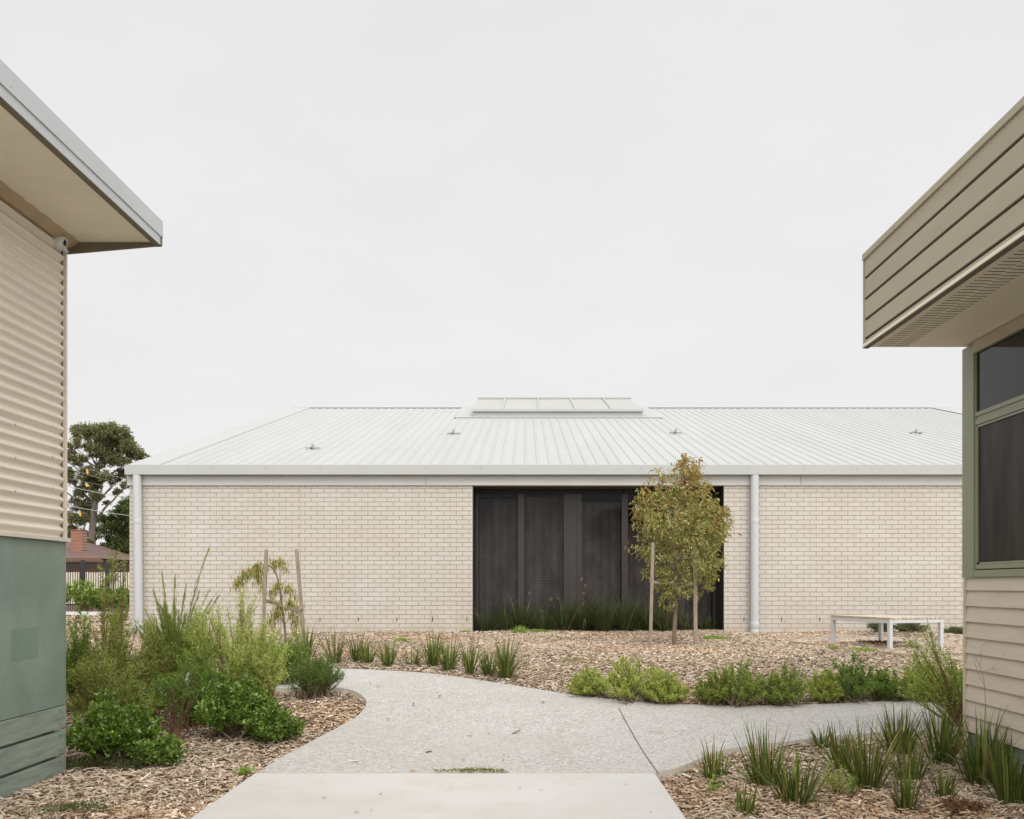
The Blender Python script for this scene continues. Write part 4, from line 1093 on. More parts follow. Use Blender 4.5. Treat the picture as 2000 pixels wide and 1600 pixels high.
# shrubs, left bed ------------------------------------------------------------
LG_ = 'shrubs in the left bed'
def SH(px, py, pytop, wpx, *a, **k):
    b = G(px, py); s = F/b.y
    h = (py-pytop)/s; rx = wpx/s/2
    return shrub(tuple(b), h*1.12, rx, k.pop('ry', rx*0.8), *a, **k)
SH(222, 1486, 1372, 175, 70, 12, 14, 0.040, 0.022, GREEN['broad'], twl=0.12, label='round glossy broad-leaved shrub next to the grey-green building base', mat='gloss_leaf', group=LG_, low=0.6, dome=0.5, lo=0.3, jit=0.5, up=0.9, flowers=4, name='broadleaf_shrub')
SH(300, 1498, 1452, 105, 34, 9, 12, 0.034, 0.019, GREEN['broad'], twl=0.10, label='low creeping glossy shrub at the foot of the round broad-leaved one', mat='gloss_leaf', group=LG_, low=0.6, dome=0.2, lean=(0.2, 0), flowers=3, name='broadleaf_shrub')
SH(262, 1425, 1338, 130, 50, 11, 13, 0.036, 0.021, GREEN['broad'], twl=0.11, label='broad-leaved shrub behind the round glossy one, brushing the olive shrub', mat='gloss_leaf', group=LG_, low=0.6, dome=0.4, flowers=2, name='broadleaf_shrub')
SH(455, 1440, 1328, 160, 84, 12, 14, 0.036, 0.021, GREEN['broad'], twl=0.12, label='glossy broad-leaved shrub with yellow flowers near the path', mat='gloss_leaf', group=LG_, low=0.6, dome=0.5, lo=0.3, jit=0.5, up=0.9, flowers=5, name='broadleaf_shrub')
SH(530, 1450, 1385, 115, 56, 11, 13, 0.032, 0.018, GREEN['broad'], twl=0.10, label='low glossy shrub sprawling right towards the path edge', mat='gloss_leaf', group=LG_, low=0.6, dome=0.6, lo=0.2, lean=(0.15, -0.1), flowers=3, name='broadleaf_shrub')
SH(342, 1450, 1330, 95, 9, 16, 9, 0.030, 0.006, [(0.13, 0.115, 0.045), (0.17, 0.13, 0.06), (0.10, 0.10, 0.035)], twl=0.10, label='sparse brown twiggy shrub between the two glossy shrubs', group=LG_, bark='red_bark', dome=0.3, jit=0.5, lo=0.1, up=1.1, spread=0.5, footr=0.06, name='twiggy_shrub')
SH(612, 1364, 1292, 104, 150, 11, 10, 0.030, 0.006, GREEN['rose'], twl=0.13, label='compact dark rounded needle-leaved shrub at the bend of the path', group=LG_, dome=0.45, up=1.2, spread=0.4, lo=0.12, low=0.6, jit=0.25, lean=(0.05, 0), name='rounded_shrub')
def feather(px, py, pt, w, lab, cols='feather', nst=34, ntw=22, nlf=9, L=0.030, W=0.008, **k):
    nst = int(nst*1.5); ntw = int(ntw*1.3); nlf += 5; w *= 1.2; pt -= 20
    kw = dict(twl=0.20, group=LG_, bark='red_bark', dome=0.40, up=1.0, spread=0.6, lo=0.06, jit=0.6, low=0.45, name='feathery_shrub'); kw.update(k)
    return SH(px, py, pt, w, nst, ntw, nlf, L, W, GREEN[cols], label=lab, **kw)
feather(425, 1400, 1205, 130, 'feathery yellow-green shrub in front of the green broom-like one', nst=30)
feather(506, 1395, 1240, 116, 'feathery shrub with pale tips closest to the compact round shrub', nst=32, tips=GREEN['grey'])
feather(470, 1370, 1196, 76, 'pale grey-green wispy shrub rising left of the weeping sapling', 'grey', nst=18, jit=0.5)
feather(556, 1345, 1262, 70, 'bushy deep green shrub at the foot of the weeping sapling', 'mid', nst=36, L=0.024, bark='bark')
feather(232, 1400, 1190, 120, 'olive shrub with dark stems left of the broom-like shrub', 'olive', nst=30)
feather(208, 1385, 1090, 60, 'tall wispy olive shrub rising before the black fence', 'olive', nst=6, jit=0.35, dome=0.15, ntw=20, twl=0.16)
feather(160, 1390, 1225, 85, 'green feathery shrub against the corner of the grey-green base', 'mid', nst=28)
feather(290, 1385, 1255, 85, 'low olive shrub in front of the broom-like shrub', 'olive', nst=26)
feather(205, 1440, 1300, 140, 'shaded green undergrowth shrub behind the glossy leaves', 'olive', nst=30)
feather(380, 1420, 1300, 110, 'dense green shrub filling the gap behind the twiggy brown one', 'mid', nst=30)
# broom: upright thin shoots
def broom(px, py, pt, w, n, lab, extra=()):
    b = G(px, py); s = F/b.y
    root = thing('broom_shrub', tuple(b), lab, 'shrub', LG_)
    h = (py-pt)/s; V0 = []; Q0 = []; C0 = []
    def shoot(dx, dy, hh, k):
        nonlocal V0, Q0, C0
        tgt = np.array([dx, dy, hh]); ctl = tgt*np.array([0.35, 0.35, 0.6])
        t = rng.uniform(0.12, 1, k)[:, None]
        p = np.array(b)+2*t*(1-t)*ctl+t*t*tgt
        tg = unit(2*(1-2*t)*ctl+2*t*tgt)
        d = unit(tg+unit(rng.normal(0, 1, (k, 3)))*0.17)
        wd = (1-t[:, 0]*0.5)
        v, q, c_ = quad_leaves(p+rng.normal(0, 0.016, (k, 3))*(1.25-t), d, rsides(d), 0.12*rng.uniform(0.5, 1.2, k)*wd, 0.0042, pick(GREEN['broom'], k))
        Q0.append(q+sum(len(x) for x in V0)); V0.append(v); C0.append(c_)
        return [tuple(np.array(b)+2*tt*(1-tt)*ctl+tt*tt*tgt) for tt in np.linspace(0, 1, 6)]
    cs = []
    for i in range(n):
        a = rng.uniform(0, 2*math.pi); r = math.sqrt(rng.uniform())
        cs.append(shoot(w/s/2*r*math.cos(a), w/s/2*0.8*r*math.sin(a), h*(1-0.25*r*r)*rng.uniform(0.5, 1.0), 190))
    for px_, py_ in extra:
        cs.append(shoot((px_-px)/s, rng.normal(0, 0.08), (py-py_)/s, 260))
        for _ in range(4): cs.append(shoot((px_-px)/s+rng.normal(0, 0.06), rng.normal(0, 0.08), (py-py_)/s*rng.uniform(0.6, 0.85), 200))
    tube_stems(cs, 0.008, 0.0015).build('stems', M['bark'], root)
    npmesh('foliage', np.concatenate(V0), np.concatenate(Q0), np.concatenate(C0), M['leaf'], root)
broom(338, 1372, 1178, 125, 105, 'tall green broom-like shrub with long upright shoots before the brick wall', extra=[(300, 1155), (335, 1128), (362, 1145), (408, 1075), (388, 1160), (320, 1120)])

# right row of low shrubs behind the path
RG = 'low shrubs along the far side of the path'
for px, py, pt, w, col, lab, dm in [
    (1150, 1357, 1318, 75, 'lime', 'lowest lime green shrub, at the left end of the low hedge row', 0.5),
    (1235, 1366, 1290, 150, 'lime', 'largest lime green shrub, left of the gap in the row', 0.45),
    (1300, 1371, 1322, 90, 'lime', 'low lime green shrub bordering the gap in the row', 0.5),
    (1392, 1374, 1330, 75, 'lime2', 'low shrub with orange dead leaves right of the gap', 0.4),
    (1440, 1376, 1305, 110, 'lime2', 'two-toned mid green shrub second right of the gap', 0.4),
    (1530, 1374, 1310, 115, 'lime2', 'yellow-green bushy shrub in the middle of the right row', 0.4),
    (1612, 1370, 1320, 70, 'lime', 'small pale shrub squeezed between taller ones in the right row', 0.4),
    (1665, 1367, 1292, 130, 'mid', 'darker upright shrub below the left bench leg', 0.4),
    (1735, 1365, 1318, 80, 'mid', 'low deep green shrub below the middle bench leg', 0.4),
    (1800, 1366, 1312, 110, 'lime', 'light green shrub behind the thin twiggy shrub', 0.4),
    (1868, 1366, 1316, 80, 'lime2', 'light green shrub half hidden by the weatherboard corner', 0.4)]:
    SH(px, py+3, pt-8, w*0.98, 70, 18, 10, 0.024, 0.010, GREEN[col], twl=0.085, label=lab, group=RG, dome=dm+0.12, up=1.2, spread=0.45, lo=0.12, jit=0.6, low=0.6, name='low_shrub',
       tips=[(0.40, 0.20, 0.07), (0.25, 0.25, 0.08)] if px == 1392 else ([(0.32, 0.35, 0.12)] if col != 'mid' else None))
# tall wispy shrub at the right corner
b = G(1886, 1432)
shrub(tuple(b), 1.08, 0.30, 0.3, 24, 34, 11, 0.026, 0.008, GREEN['feather']+GREEN['mid'], twl=0.19, label='thin twiggy shrub leaning out past the weatherboard corner', name='twiggy_shrub', footr=0.05, bark='red_bark', dome=0.35, up=0.9, spread=0.7, lo=0.15, jit=0.6, lean=(-0.24, 0.1), low=0.5)
shrub(tuple(G(1634, 1557)), 0.24, 0.13, 0.13, 14, 10, 7, 0.018, 0.006, GREEN['feather'], twl=0.07, label='tiny yellow-green seedling shrub among the right bed tufts', name='seedling_shrub', r0=0.004, bark='red_bark', up=0.8, spread=0.6, jit=0.5)
shrub(tuple(G(1660, 1560)), 0.13, 0.07, 0.07, 7, 7, 6, 0.018, 0.006, GREEN['weed'], twl=0.05, label='smallest green seedling beside the yellow-green seedling shrub', name='seedling_shrub', r0=0.003, up=0.8, spread=0.6, jit=0.5)
# low shrubs against wall behind the bench
for px, w, pt, lab in ((1722, 60, 1218, 'grey-green low shrub behind the back bench leg'), (1775, 75, 1219, 'grey-green low shrub by the wall, right part of the pair behind the bench'), (1868, 65, 1230, 'flat green plant by the wall right of the bench')):
    b = Vector(((px-CX)*17.4/F, 17.4, float(zm((px-CX)*17.4/F, 17.4)))); s = F/17.4
    shrub(tuple(b), (1242-pt)/s, w/s/2, 0.25, 30, 12, 8, 0.04, 0.012, [(0.13, 0.15, 0.07), (0.17, 0.18, 0.09), (0.09, 0.11, 0.04)], twl=0.10, label=lab, group='low shrubs behind the bench', name='low_shrub', dome=0.5)

# grass seed stalk rising before the weatherboards
st = G(1908, 1530); mb = MB()
base = st
pts = [P(1922, 1500, 6.35), P(1926, 1400, 6.35), P(1922, 1330, 6.35), P(1914, 1300, 6.35), P(1917, 1262, 6.35)]
root = thing('flower_stalk', tuple(P(1918, 1530, 6.35)), 'thin bare flowering stalk standing in front of the weatherboards', 'plant')
mb.tube([P(1918, 1530, 6.35)]+pts, [0.003, 0.003, 0.0025, 0.002, 0.0016, 0.001], 5)
mb.build('stem', M['stake'], root)
mb = MB()
for p, q, r in (((1922, 1340), (1905, 1300), (1900, 1285)), ((1920, 1312), (1938, 1306), (1946, 1298)), ((1914, 1300), (1905, 1284), (1904, 1278)), ((1917, 1262), (1924, 1256), (1928, 1258)), ((1938, 1306), (1944, 1308), (1948, 1311))):
    mb.tube([P(*p, 6.35), P(*q, 6.35), P(*r, 6.34)], [0.0018, 0.0014, 0.0008], 4)
mb.build('side_stem', M['stake'], root)

# ------------------------------------------------------------------ staked gum tree
def limb(p0, p1, r0, r1, wob, n=7, sag=0):
    p0 = Vector(p0); p1 = Vector(p1); out = []
    for i in range(n):
        t = i/(n-1); p = p0.lerp(p1, t)
        k = math.sin(math.pi*t)
        out.append(p+Vector((rng.normal(0, wob)*k, rng.normal(0, wob)*k, rng.normal(0, wob*0.5)*k+sag*k)))
    return out
tb = G(1316, 1262)
YT = tb.y; ST = F/YT
gt = thing('gum_tree', tuple(tb), 'young staked gum tree with orange-tipped rounded crown before the windows', 'tree')
trunk = [tb+Vector((0, 0, -0.03)), P(1319, 1200, YT), P(1321, 1140, YT), P(1324, 1060, YT), P(1328, 1000, YT), P(1335, 950, YT), P(1345, 905, YT)]
mb = MB().tube(trunk, [0.034, 0.030, 0.028, 0.022, 0.017, 0.011, 0.005], 8)
tips_ = []
def cl(px, py, dy, r): tips_.append((P(px, py, YT+dy), r/ST))
for px, py, dy, r in [(1345, 915, 0, 30), (1318, 940, -0.1, 36), (1290, 962, 0.1, 34), (1272, 985, -0.1, 34), (1258, 1015, 0.1, 26), (1268, 1050, 0, 36), (1283, 1085, -0.1, 34), (1300, 1020, -0.3, 42), (1330, 985, 0.25, 42),
                      (1352, 950, 0.1, 36), (1372, 985, -0.15, 36), (1395, 1005, 0.05, 30), (1408, 1025, 0.1, 22), (1388, 1040, -0.1, 40), (1360, 1030, -0.3, 40), (1340, 1065, -0.2, 38), (1375, 1085, 0.1, 34), (1392, 1105, 0, 26), (1310, 1110, 0.1, 36), (1350, 1115, -0.1, 36), (1325, 1160, -0.1, 26), (1308, 1175, 0.05, 18), (1370, 1125, 0.1, 24), (1290, 1120, -0.1, 22), (1318, 1055, 0.35, 40), (1365, 1060, 0.35, 40), (1330, 1030, 0, 45), (1248, 1000, 0, 14), (1340, 897, 0, 14), (1360, 925, -0.1, 18), (1268, 1120, 0, 14), (1417, 1000, 0, 12), (1300, 1150, 0.1, 18), (1345, 1145, 0.05, 20), (1385, 1140, 0, 16), (1360, 1160, 0.1, 14), (1283, 1140, 0, 12)]:
    cl(px, py, dy, r)
for c_, r in tips_:
    t = max(0.12, min(0.92, (c_.z-tb.z)/2.75*0.85))
    i = t*(len(trunk)-1); k = int(i); s_ = trunk[k].lerp(trunk[min(k+1, len(trunk)-1)], i-k)
    s_ = s_-Vector((0, 0, 0.0))
    mb.tube(limb(s_, c_, 0, 0, 0.03), [0.010, 0.009, 0.008, 0.007, 0.005, 0.004, 0.002], 5, cap=False)
mb.build('trunk', M['bark'], gt)
Ps = []; rs_ = []
for c_, r in tips_:
    k = int(320*(r/0.25)**1.7); k = max(k, 60)
    q = rng.normal(0, 1, (k, 3)); q = unit(q)*(rng.uniform(0, 1, (k, 1))**0.45)
    # leaves gather on small sprays
    nsp = max(5, k//14); sp_ = unit(rng.normal(0, 1, (nsp, 3)))*(rng.uniform(0.2, 1, (nsp, 1))**0.5)
    q = sp_[rng.integers(nsp, size=k)]*1.06+rng.normal(0, 0.15, (k, 3))
    Ps.append(np.array(c_)+q*r*np.array([1, 0.9, 0.9]))
p = np.concatenate(Ps); k = len(p)
d = unit(rng.normal(0, 0.7, (k, 3))+np.array([0, 0, -0.55]))
cen = np.array(P(1330, 1045, YT)); rad = np.linalg.norm((p-cen)/np.array([0.72, 0.72, 1.05]), axis=1)
C = 1.25*pick([(0.27, 0.25, 0.085), (0.33, 0.30, 0.115), (0.20, 0.20, 0.06), (0.39, 0.36, 0.165), (0.27, 0.29, 0.115)], k)
top = np.clip((p[:, 2]-cen[2])/1.0, -1, 1)
pr = np.clip(0.04+0.38*np.clip(rad-0.72, 0, 1)+0.30*np.clip(top, 0, 1), 0, 0.65)*(top > -0.35)
kk = rng.uniform(0, 1, k) < pr
C[kk] = pick([(0.46, 0.23, 0.07), (0.42, 0.26, 0.09), (0.36, 0.16, 0.06)], int(kk.sum()))
V, Q, CC = quad_leaves(p, d, rsides(d), 0.082*rng.uniform(0.6, 1.3, k), 0.021*rng.uniform(0.7, 1.3, k), C)
npmesh('crown', V, Q, CC, M['leaf'], gt)
def stake(pt, pb, lab, w=0.045):
    b = G(*pb); t = P(pt[0], pt[1], b.y)
    root_ = MB().bar(b-Vector((0, 0, 0.05)), t, w, w, up=(0, 1, 0)).build('tree_stake', M['stake'], None, loc=tuple(b), bevel=0.004)
    return tag(root_, lab, 'tree stake', 'timber tree stakes'), b, t
s1, b1, t1 = stake((1275, 1060), (1270, 1268), 'timber stake left of the gum tree trunk')
s2, b2, t2 = stake((1356, 1060), (1359, 1262), 'timber stake right of the gum tree trunk', 0.055)
def strap(pts, w, lab):
    mb = MB()
    for p, q in zip(pts[:-1], pts[1:]): mb.bar(p, q, 0.006, w)
    o = mb.build('tree_tie', M['strap'], None, loc=tuple(pts[0])); return tag(o, lab, 'tree tie', 'tree ties')
strap([P(1269, 1135, b1.y-0.03), P(1290, 1139, YT-0.02), P(1321, 1141, YT-0.035), P(1326, 1141, YT)], 0.040, 'tan tie strap from the left stake to the gum trunk')
strap([P(1316, 1149, YT-0.04), P(1335, 1146, YT-0.04), P(1359, 1138, b2.y-0.035)], 0.040, 'tan tie strap from the gum trunk to the right stake')

# ------------------------------------------------------------------ weeping sapling
s3, b3, t3 = stake((520, 1074), (512, 1272), 'weathered timber stake left of the weeping sapling', 0.042)
s4, b4, t4 = stake((579, 1073), (597, 1278), 'pale leaning timber stake right of the weeping sapling', 0.042)
wb = G(559, 1266); YV = wb.y; SV = F/YV
wt = thing('weeping_sapling', tuple(wb), 'weeping sapling with an arched stem and drooping narrow yellow-green leaves', 'tree')
mb = MB()
tr = [wb-Vector((0, 0, 0.03)), P(557, 1235, YV), P(552, 1190, YV), P(547, 1150, YV), P(541, 1125, YV), P(532, 1109, YV), P(520, 1103, YV), P(505, 1103, YV), P(492, 1110, YV), P(480, 1122, YV), P(470, 1138, YV)]
mb.tube(tr, [0.020, 0.017, 0.015, 0.013, 0.011, 0.010, 0.009, 0.008, 0.007, 0.005, 0.003], 7)
brs = [[(541, 1125), (534, 1098), (545, 1093), (556, 1100), (562, 1118)], [(550, 1170), (560, 1145), (572, 1155), (580, 1180), (583, 1205)], [(547, 1150), (540, 1140), (532, 1155), (528, 1170)], [(554, 1205), (566, 1175), (576, 1185), (580, 1215)], [(505, 1103), (500, 1115), (507, 1135), (512, 1155)], [(492, 1110), (480, 1118), (464, 1130), (460, 1145)], [(556, 1225), (545, 1195), (532, 1200), (524, 1220)], [(520, 1103), (512, 1112), (506, 1130)], [(553, 1195), (545, 1180), (538, 1195), (536, 1225)], [(556, 1220), (570, 1200), (578, 1215), (575, 1232)]]
anchors = []
for bp in brs:
    pts = [P(x, y, YV+rng.normal(0, 0.05)*(i > 0)) for i, (x, y) in enumerate(bp)]
    mb.tube(pts, [0.006-0.0045*i/(len(pts)-1) for i in range(len(pts))], 5, cap=False)
    for i in range(1, len(pts)):
        for q in np.linspace(0, 1, 4): anchors.append(pts[i-1].lerp(pts[i], float(q)) if i > 1 else pts[i])
for i in range(7, 11): anchors += [tr[i]]*5
mb.build('trunk', M['bark'], wt)
Vv = []; Qv = []; Cv = []
off = 0
for a_ in anchors:
    for _ in range(9):
        p0 = np.array(a_)+rng.normal(0, 0.035, 3); yaw = rng.uniform(0, 2*math.pi); L = rng.uniform(0.08, 0.17); wd = 0.014*rng.uniform(0.7, 1.3)
        out = np.array([math.cos(yaw), math.sin(yaw), 0])*rng.uniform(0.25, 0.8); s_ = np.array([-math.sin(yaw), math.cos(yaw), 0])
        col = np.array([(0.34, 0.36, 0.07), (0.25, 0.29, 0.06), (0.42, 0.39, 0.11), (0.44, 0.33, 0.11)][rng.integers(4)])*rng.uniform(0.8, 1.2)
        q = p0.copy(); ang = 0.2
        for i in range(4):
            t = i/3; w2 = wd*(1-abs(t-0.4)*1.3)
            Vv += [q-s_*w2/2, q+s_*w2/2]; Cv += [col, col]
            q = q+(out*math.cos(ang)+np.array([0, 0, -1])*math.sin(ang))*L/3; ang = min(1.5, ang+0.65)
        Qv += [(off+2*i, off+2*i+1, off+2*i+3, off+2*i+2) for i in range(3)]; off += 8
npmesh('crown', np.array(Vv), np.array(Qv), np.array(Cv), M['leaf'], wt)
strap([P(514, 1172, b3.y-0.03), P(528, 1176, YV-0.02), P(552, 1183, YV-0.01)], 0.05, 'grey timber-coloured tie from the weathered stake to the weeping sapling')
strap([P(596, 1184, b4.y-0.035), P(584, 1188, b4.y-0.04), P(556, 1190, YV)], 0.05, 'tie band wrapped round the pale leaning stake')
cane = MB().tube([P(549, 1250, YV+0.1), P(546, 1088, YV+0.1)], 0.005, 5).build('bamboo_cane', M['strap'], None, loc=tuple(P(549, 1250, YV+0.1)))
tag(cane, 'thin bamboo cane standing behind the weeping sapling stem', 'garden cane')

# ------------------------------------------------------------------ background on the left
# black tubular fence
YFn = 33.0
fx0, fx1 = -22.0, -4.0
pz = lambda x: (E-(1097-HY)*YFn/F)+ (x+15.0)*(-0.006)
fn = thing('picket_fence', (-14.4, YFn, 0.4), 'tall black metal picket fence beyond the end of the brick hall', 'fence')
post_px = [137, 162, 210, 262]
pxs = [-19.9, -17.9, (137-CX)*YFn/F, (162-CX)*YFn/F, (210-CX)*YFn/F, (258-CX)*YFn/F, -11.5, -9.4, -7.3]
pxs = [-21.0, -18.6, -17.4, (162-CX)*YFn/F, (210-CX)*YFn/F, (262-CX)*YFn/F, -11.2, -8.8, -6.4]
for x in pxs:
    MB().box(x-0.06, x+0.06, YFn-0.06, YFn+0.06, 0.3, pz(x)+0.05).build('post', M['fence_black'], fn)
for x0, x1 in zip(pxs[:-1], pxs[1:]):
    mb = MB(); x = x0+0.12
    while x < x1-0.09:
        mb.box(x-0.011, x+0.011, YFn-0.011, YFn+0.011, 0.45, pz(x)-0.02)
        mb.add([(x-0.014, YFn-0.014, pz(x)-0.02), (x+0.014, YFn-0.014, pz(x)-0.02), (x+0.014, YFn+0.014, pz(x)-0.02), (x-0.014, YFn+0.014, pz(x)-0.02), (x, YFn, pz(x)+0.06)], [(0, 1, 4), (1, 2, 4), (2, 3, 4), (3, 0, 4)])
        x += 0.082
    mb.build('picket_panel', M['fence_black'], fn)
    mb = MB().bar((x0+0.06, YFn, pz(x0)-0.13), (x1-0.06, YFn, pz(x1)-0.13), 0.045, 0.05); mb.bar((x0+0.06, YFn, 0.62), (x1-0.06, YFn, 0.62), 0.04, 0.04)
    mb.build('rail', M['fence_black'], fn)
# neighbour's pale fence
mb = MB(); YP = 45.0
for i in range(70):
    x = -40+i*0.46
    mb.box(x, x+0.44, YP+(0.012 if i % 2 else 0), YP+0.03+(0.012 if i % 2 else 0), 0.3, 1.9+0.01*(i % 3))
tag(mb.build('paling_fence', M['pale_fence'], None, loc=(-25, YP, 0.4)), 'cream paling fence behind the black metal fence', 'fence')
# house
hs_ = thing('tiled_house', (-35, 62, 0.4), 'brown brick house with terracotta tiled hip roof and red chimney', 'house')
MB().box(-45, -26.1, 57.6, 68.4, 0.3, 2.95).build('wall', M['house_brick'], hs_)
ze, zr_ = 2.90, 4.70
mb = MB().add([(-45.5, 57, ze), (-25.5, 57, ze), (-25.5, 69, ze), (-45.5, 69, ze), (-39.5, 63, zr_), (-31.5, 63, zr_)], [(0, 1, 5, 4), (1, 2, 5), (2, 3, 4, 5), (3, 0, 4), (0, 3, 2, 1)])
hr = mb.build('roof', M['tiles'], hs_)
MB().box(-45.5, -25.4, 56.9, 57.0, ze-0.22, ze+0.02).build('gutter', M['house_brick'], hs_)
xa, xb_ = (138-CX)*58.5/F, (160-CX)*58.5/F
ch = MB().box(xa, xb_, 58.5, 59.2, 2.6, E+(HY-1036)*58.5/F).build('chimney', M['redbrick'], hr)
ch_top = E+(HY-1036)*58.5/F
MB().tube([((xa+xb_)/2, 58.85, ch_top), ((xa+xb_)/2, 58.85, ch_top+0.2)], 0.05, 10).build('flue', M['steel'], hr)
MB().box(xa-0.03, xb_+0.03, 58.46, 59.24, ch_top, ch_top+0.05).build('chimney_cap', M['redbrick'], hr)
# garden bed shrubs before the fence
for px, py, pt, w, col, lab in ((160, 1192, 1128, 60, 'lime2', 'green shrub at the foot of the black fence beside the corrugated wall'), (200, 1192, 1140, 60, 'mid', 'dark green shrub in the middle of the fence foot'), (238, 1192, 1138, 52, 'mid', 'green shrub at the fence foot nearest the brick hall'), (120, 1192, 1130, 60, 'lime2', 'green shrub at the fence foot behind the corrugated wall')):
    s = F/32.0; b = Vector(((px-CX)/s, 32.0, 0.4))
    shrub(tuple(b), (py-pt)/s, w/s/2, 0.5, 26, 14, 10, 0.10, 0.035, GREEN[col], twl=0.22, label=lab, group='shrubs along the black fence', name='fence_shrub', dome=0.4, r0=0.012)
for px, py, pt, w, lab in ((228, 1225, 1190, 50, 'grey-green tuft shrub beside the left downpipe'),):
    b = G(px, py); s = F/b.y
    shrub(tuple(b), (py-pt)/s, w/s/2, 0.3, 24, 12, 8, 0.05, 0.016, GREEN['olive'], twl=0.12, label=lab, name='low_shrub', dome=0.4)

def bigtree(name, label, base, trunk_pts, rads, clumps, cols, leafL, leafW, dens, bark, flat=0.6, seed_dir=(0, 0, 0.1), group=None):
    root = thing(name, tuple(base), label, 'tree', group)
    mb = MB().tube(trunk_pts, rads, 9)
    for c_, r in clumps:
        c_ = Vector(c_)
        j = min(range(len(trunk_pts)), key=lambda i: abs(trunk_pts[i].z-(c_.z-1.2*abs(c_.x-trunk_pts[i].x)*0.6-0.6)))
        s_ = trunk_pts[j]; r0 = max(0.04, rads[j]*0.45)
        mb.tube(limb(s_, c_, 0, 0, 0.12, 6, -0.15), [r0*(1-i/5)+0.02*i/5 for i in range(6)], 5, cap=False)
    mb.build('trunk', M[bark], root)
    Ps = []; Cs = []
    for c_, r in clumps:
        k = int(dens*r*r)
        nsp = max(8, k//22)
        sp_ = unit(rng.normal(0, 1, (nsp, 3)))*(rng.uniform(0.25, 1, (nsp, 1))**0.5)
        q = sp_[rng.integers(nsp, size=k)]+rng.normal(0, 0.14, (k, 3))
        Ps.append(np.array(c_)+q*r*np.array([1, 1, flat]))
        Cs.append(pick(cols, k)*rng.uniform(0.8, 1.2))
    p = np.concatenate(Ps); C = np.concatenate(Cs); k = len(p)
    d = unit(rng.normal(0, 1, (k, 3))+np.array(seed_dir))
    V, Q, CC = quad_leaves(p, d, rsides(d), leafL*rng.uniform(0.6, 1.3, k), leafW*rng.uniform(0.7, 1.3, k), C)
    npmesh('crown', V, Q, CC, M['leaf'], root)
    return root
YG2 = 75.0; g2 = lambda px, py, dy=0: P(px, py, YG2+dy)
s = F/YG2
tp = [g2(176, 1178), g2(176, 1100), g2(179, 1060), g2(182, 1020), g2(186, 985), g2(188, 950), g2(192, 915), g2(205, 870), g2(212, 850)]
gcl = [(160, 846, 20), (178, 840, 18), (145, 868, 14), (196, 846, 22), (215, 842, 20), (238, 852, 22), (250, 868, 16), (262, 884, 18), (276, 892, 12), (205, 866, 22), (225, 878, 20), (190, 880, 18), (212, 898, 18), (240, 905, 15), (172, 872, 12),
       (140, 890, 14), (152, 900, 13), (162, 896, 10), (128, 925, 16), (140, 940, 10), (165, 930, 14), (180, 922, 15), (175, 950, 18), (158, 962, 14), (190, 940, 13), (205, 930, 13), (222, 938, 12), (238, 926, 13), (248, 945, 12), (230, 960, 9), (150, 985, 15), (172, 985, 15), (188, 968, 12), (140, 1010, 13), (160, 1015, 14), (182, 1012, 10), (210, 985, 8), (152, 1040, 12), (136, 1035, 14), (172, 1040, 9), (110, 880, 18), (100, 930, 20), (110, 985, 18), (168, 1062, 12), (190, 1045, 10), (180, 1075, 10), (200, 1010, 10), (166, 1000, 11), (146, 1060, 12)]
bigtree('gum_tree', 'tall old gum tree with airy dark crown beyond the tiled house', tuple(Vector((tp[0].x, YG2, 0.4))), tp, [0.40, 0.36, 0.32, 0.26, 0.22, 0.19, 0.15, 0.10, 0.06],
        [(g2(px, py, rng.normal(0, 1.2)), r/s) for px, py, r in gcl], [(0.15, 0.155, 0.065), (0.20, 0.20, 0.09), (0.115, 0.12, 0.05), (0.25, 0.24, 0.115)], 0.22, 0.085, 2100, 'gum_bark', flat=0.8)
YC2 = 66.0; s = F/YC2; g3 = lambda px, py, dy=0: P(px, py, YC2+dy)
tp = [g3(245, 1178), g3(245, 1120), g3(245, 1060), g3(246, 1010)]
ccl = [(212, 1015, 14), (228, 1008, 18), (248, 1000, 22), (200, 1030, 12), (215, 1035, 18), (238, 1030, 24), (225, 1055, 20), (245, 1060, 26), (218, 1075, 14), (235, 1085, 20), (262, 1000, 24), (265, 1040, 26), (268, 1080, 26), (255, 980, 18), (250, 1105, 24), (225, 1105, 14)]
bigtree('cypress_tree', 'dense dark green conifer tree close to the brick hall corner', tuple(Vector((tp[0].x, YC2, 0.4))), tp, [0.4, 0.35, 0.25, 0.1], [(g3(px, py, rng.normal(0, 0.6)), r/s) for px, py, r in ccl],
        [(0.05, 0.08, 0.018), (0.075, 0.105, 0.026), (0.035, 0.055, 0.013), (0.10, 0.13, 0.035)], 0.22, 0.07, 1900, 'bark', flat=0.8)
YC3 = 80.0; s = F/YC3; g4 = lambda px, py, dy=0: P(px, py, YC3+dy)
tp = [g4(205, 1178), g4(205, 1110), g4(204, 1080), g4(202, 1060)]
bigtree('conifer_tree', 'feathery lighter conifer showing low between the gum trunk and the dark conifer', tuple(Vector((tp[0].x, YC3, 0.4))), tp, [0.3, 0.25, 0.2, 0.08], [(g4(px, py, 0.5*rng.normal()), r/s) for px, py, r in ((192, 1075, 10), (203, 1068, 9), (205, 1085, 12), (190, 1090, 10), (150, 1065, 14), (140, 1050, 12), (215, 1095, 10), (165, 1085, 12))],
        [(0.12, 0.12, 0.035), (0.16, 0.15, 0.05), (0.08, 0.09, 0.025)], 0.24, 0.08, 1100, 'bark')
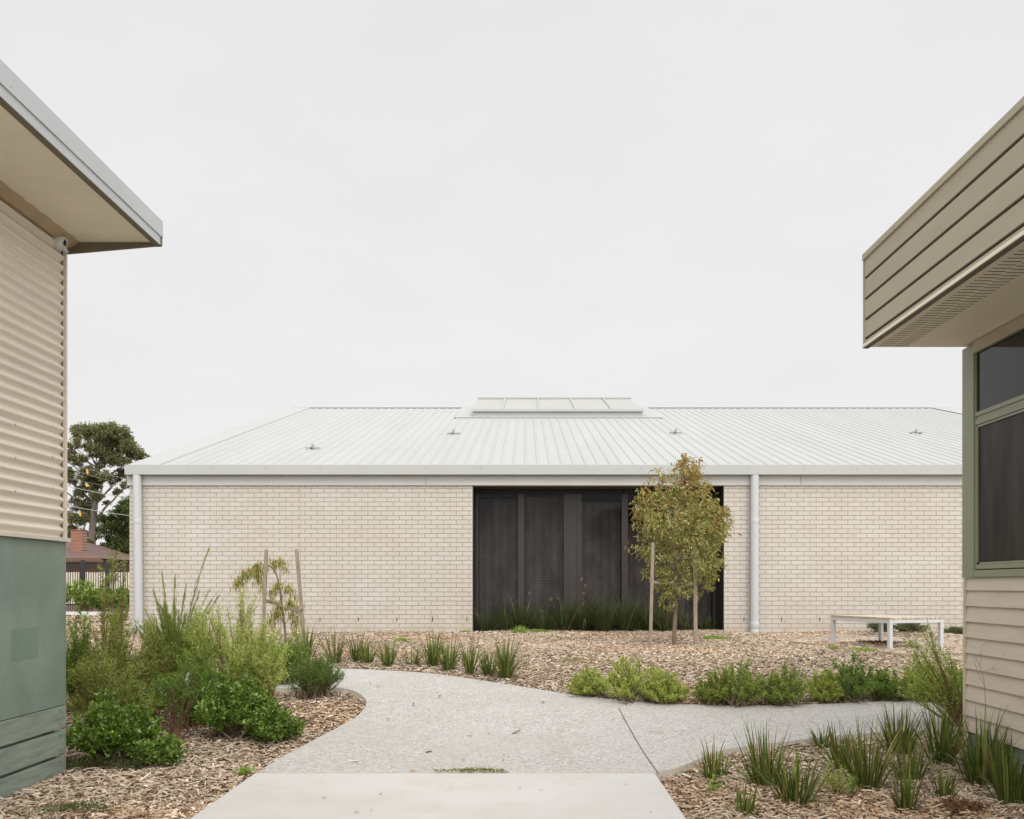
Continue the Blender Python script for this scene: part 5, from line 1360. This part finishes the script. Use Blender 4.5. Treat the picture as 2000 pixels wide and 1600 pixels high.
# power lines with yellow markers
YPl = 40.0
def wire(pts, r, lab):
    w0 = [P(px, py, YPl) for px, py in pts]
    a, b = w0[0], w0[-1]; d = (b-a)
    A = a-d*1.2; B = b+d*1.4; n = 24; mid = []
    for i in range(n+1):
        t = i/n; p = A.lerp(B, t); p.z -= 0.25*4*t*(1-t)-0.25; mid.append(p-Vector((0, 0, 0.25*(1-4*0.5*0.5))))
    o = MB().tube(mid, r, 6).build('power_line', M['wire'], None, loc=tuple(A)); return tag(o, lab, 'power line', 'overhead power lines')
wire([(131, 951), (253, 974)], 0.015, 'thick pale overhead cable, upper of the two thick ones')
wire([(131, 989), (253, 1008)], 0.015, 'thick pale overhead cable, lowest of all the wires')
wire([(131, 906), (253, 938)], 0.005, 'topmost thin overhead wire in front of the gum tree')
wire([(131, 916), (253, 950)], 0.005, 'thin overhead wire just under the topmost one')
wire([(131, 935), (253, 958)], 0.005, 'thin overhead wire right above the thick cables')
def marker(pts, lab):
    vs = [P(x, y, YPl-0.03) for x, y in pts]; n = len(vs)
    vs2 = [v+Vector((0, 0.02, 0)) for v in vs]
    mb = MB().add(vs+vs2, [tuple(range(n)), tuple(range(n, 2*n))[::-1]]+[(i, (i+1) % n, n+(i+1) % n, n+i) for i in range(n)])
    o = mb.build('wire_marker', M['marker'], None, loc=tuple(vs[0])); return tag(o, lab, 'wire marker', 'yellow markers on the overhead wires')
marker([(168, 917), (171, 916), (172.5, 922), (171.5, 927), (169, 925)], 'topmost narrow yellow marker hanging on the thin wires')
marker([(166, 943), (170, 944), (175, 950), (168, 951)], 'flared yellow marker between the thin wires')
marker([(155, 1001), (157, 999), (158.5, 1005), (157, 1010), (155, 1007)], 'lowest narrow yellow marker hanging at the thick cable')
# fallen leaves on the slab and path
Ps = []
for px, py in [(745, 1553), (722, 1584), (690, 1588), (879, 1539), (1053, 1544), (1226, 1535), (1268, 1588), (1012, 1540), (955, 1435), (973, 1427), (688, 1475), (835, 1386), (1009, 1420), (640, 1560)]:
    x, y = onpath(px, py); Ps.append((x, y, float(zg(y))+0.006))
p = np.array(Ps); a = rng.uniform(0, 6.28, len(p)); d = np.stack([np.cos(a), np.sin(a), 0*a+0.08], 1); sd = np.stack([-np.sin(a), np.cos(a), 0*a], 1)
V, Q, C = quad_leaves(p, unit(d), sd, 0.035*rng.uniform(0.5, 1.2, len(p)), 0.014, pick([(0.30, 0.19, 0.09), (0.42, 0.30, 0.17), (0.2, 0.13, 0.07)], len(p)))
tag(npmesh('fallen_leaves', V, Q, C, M['leaf']), 'few dry leaves scattered on the concrete slab and path', 'leaf litter', kind='stuff')
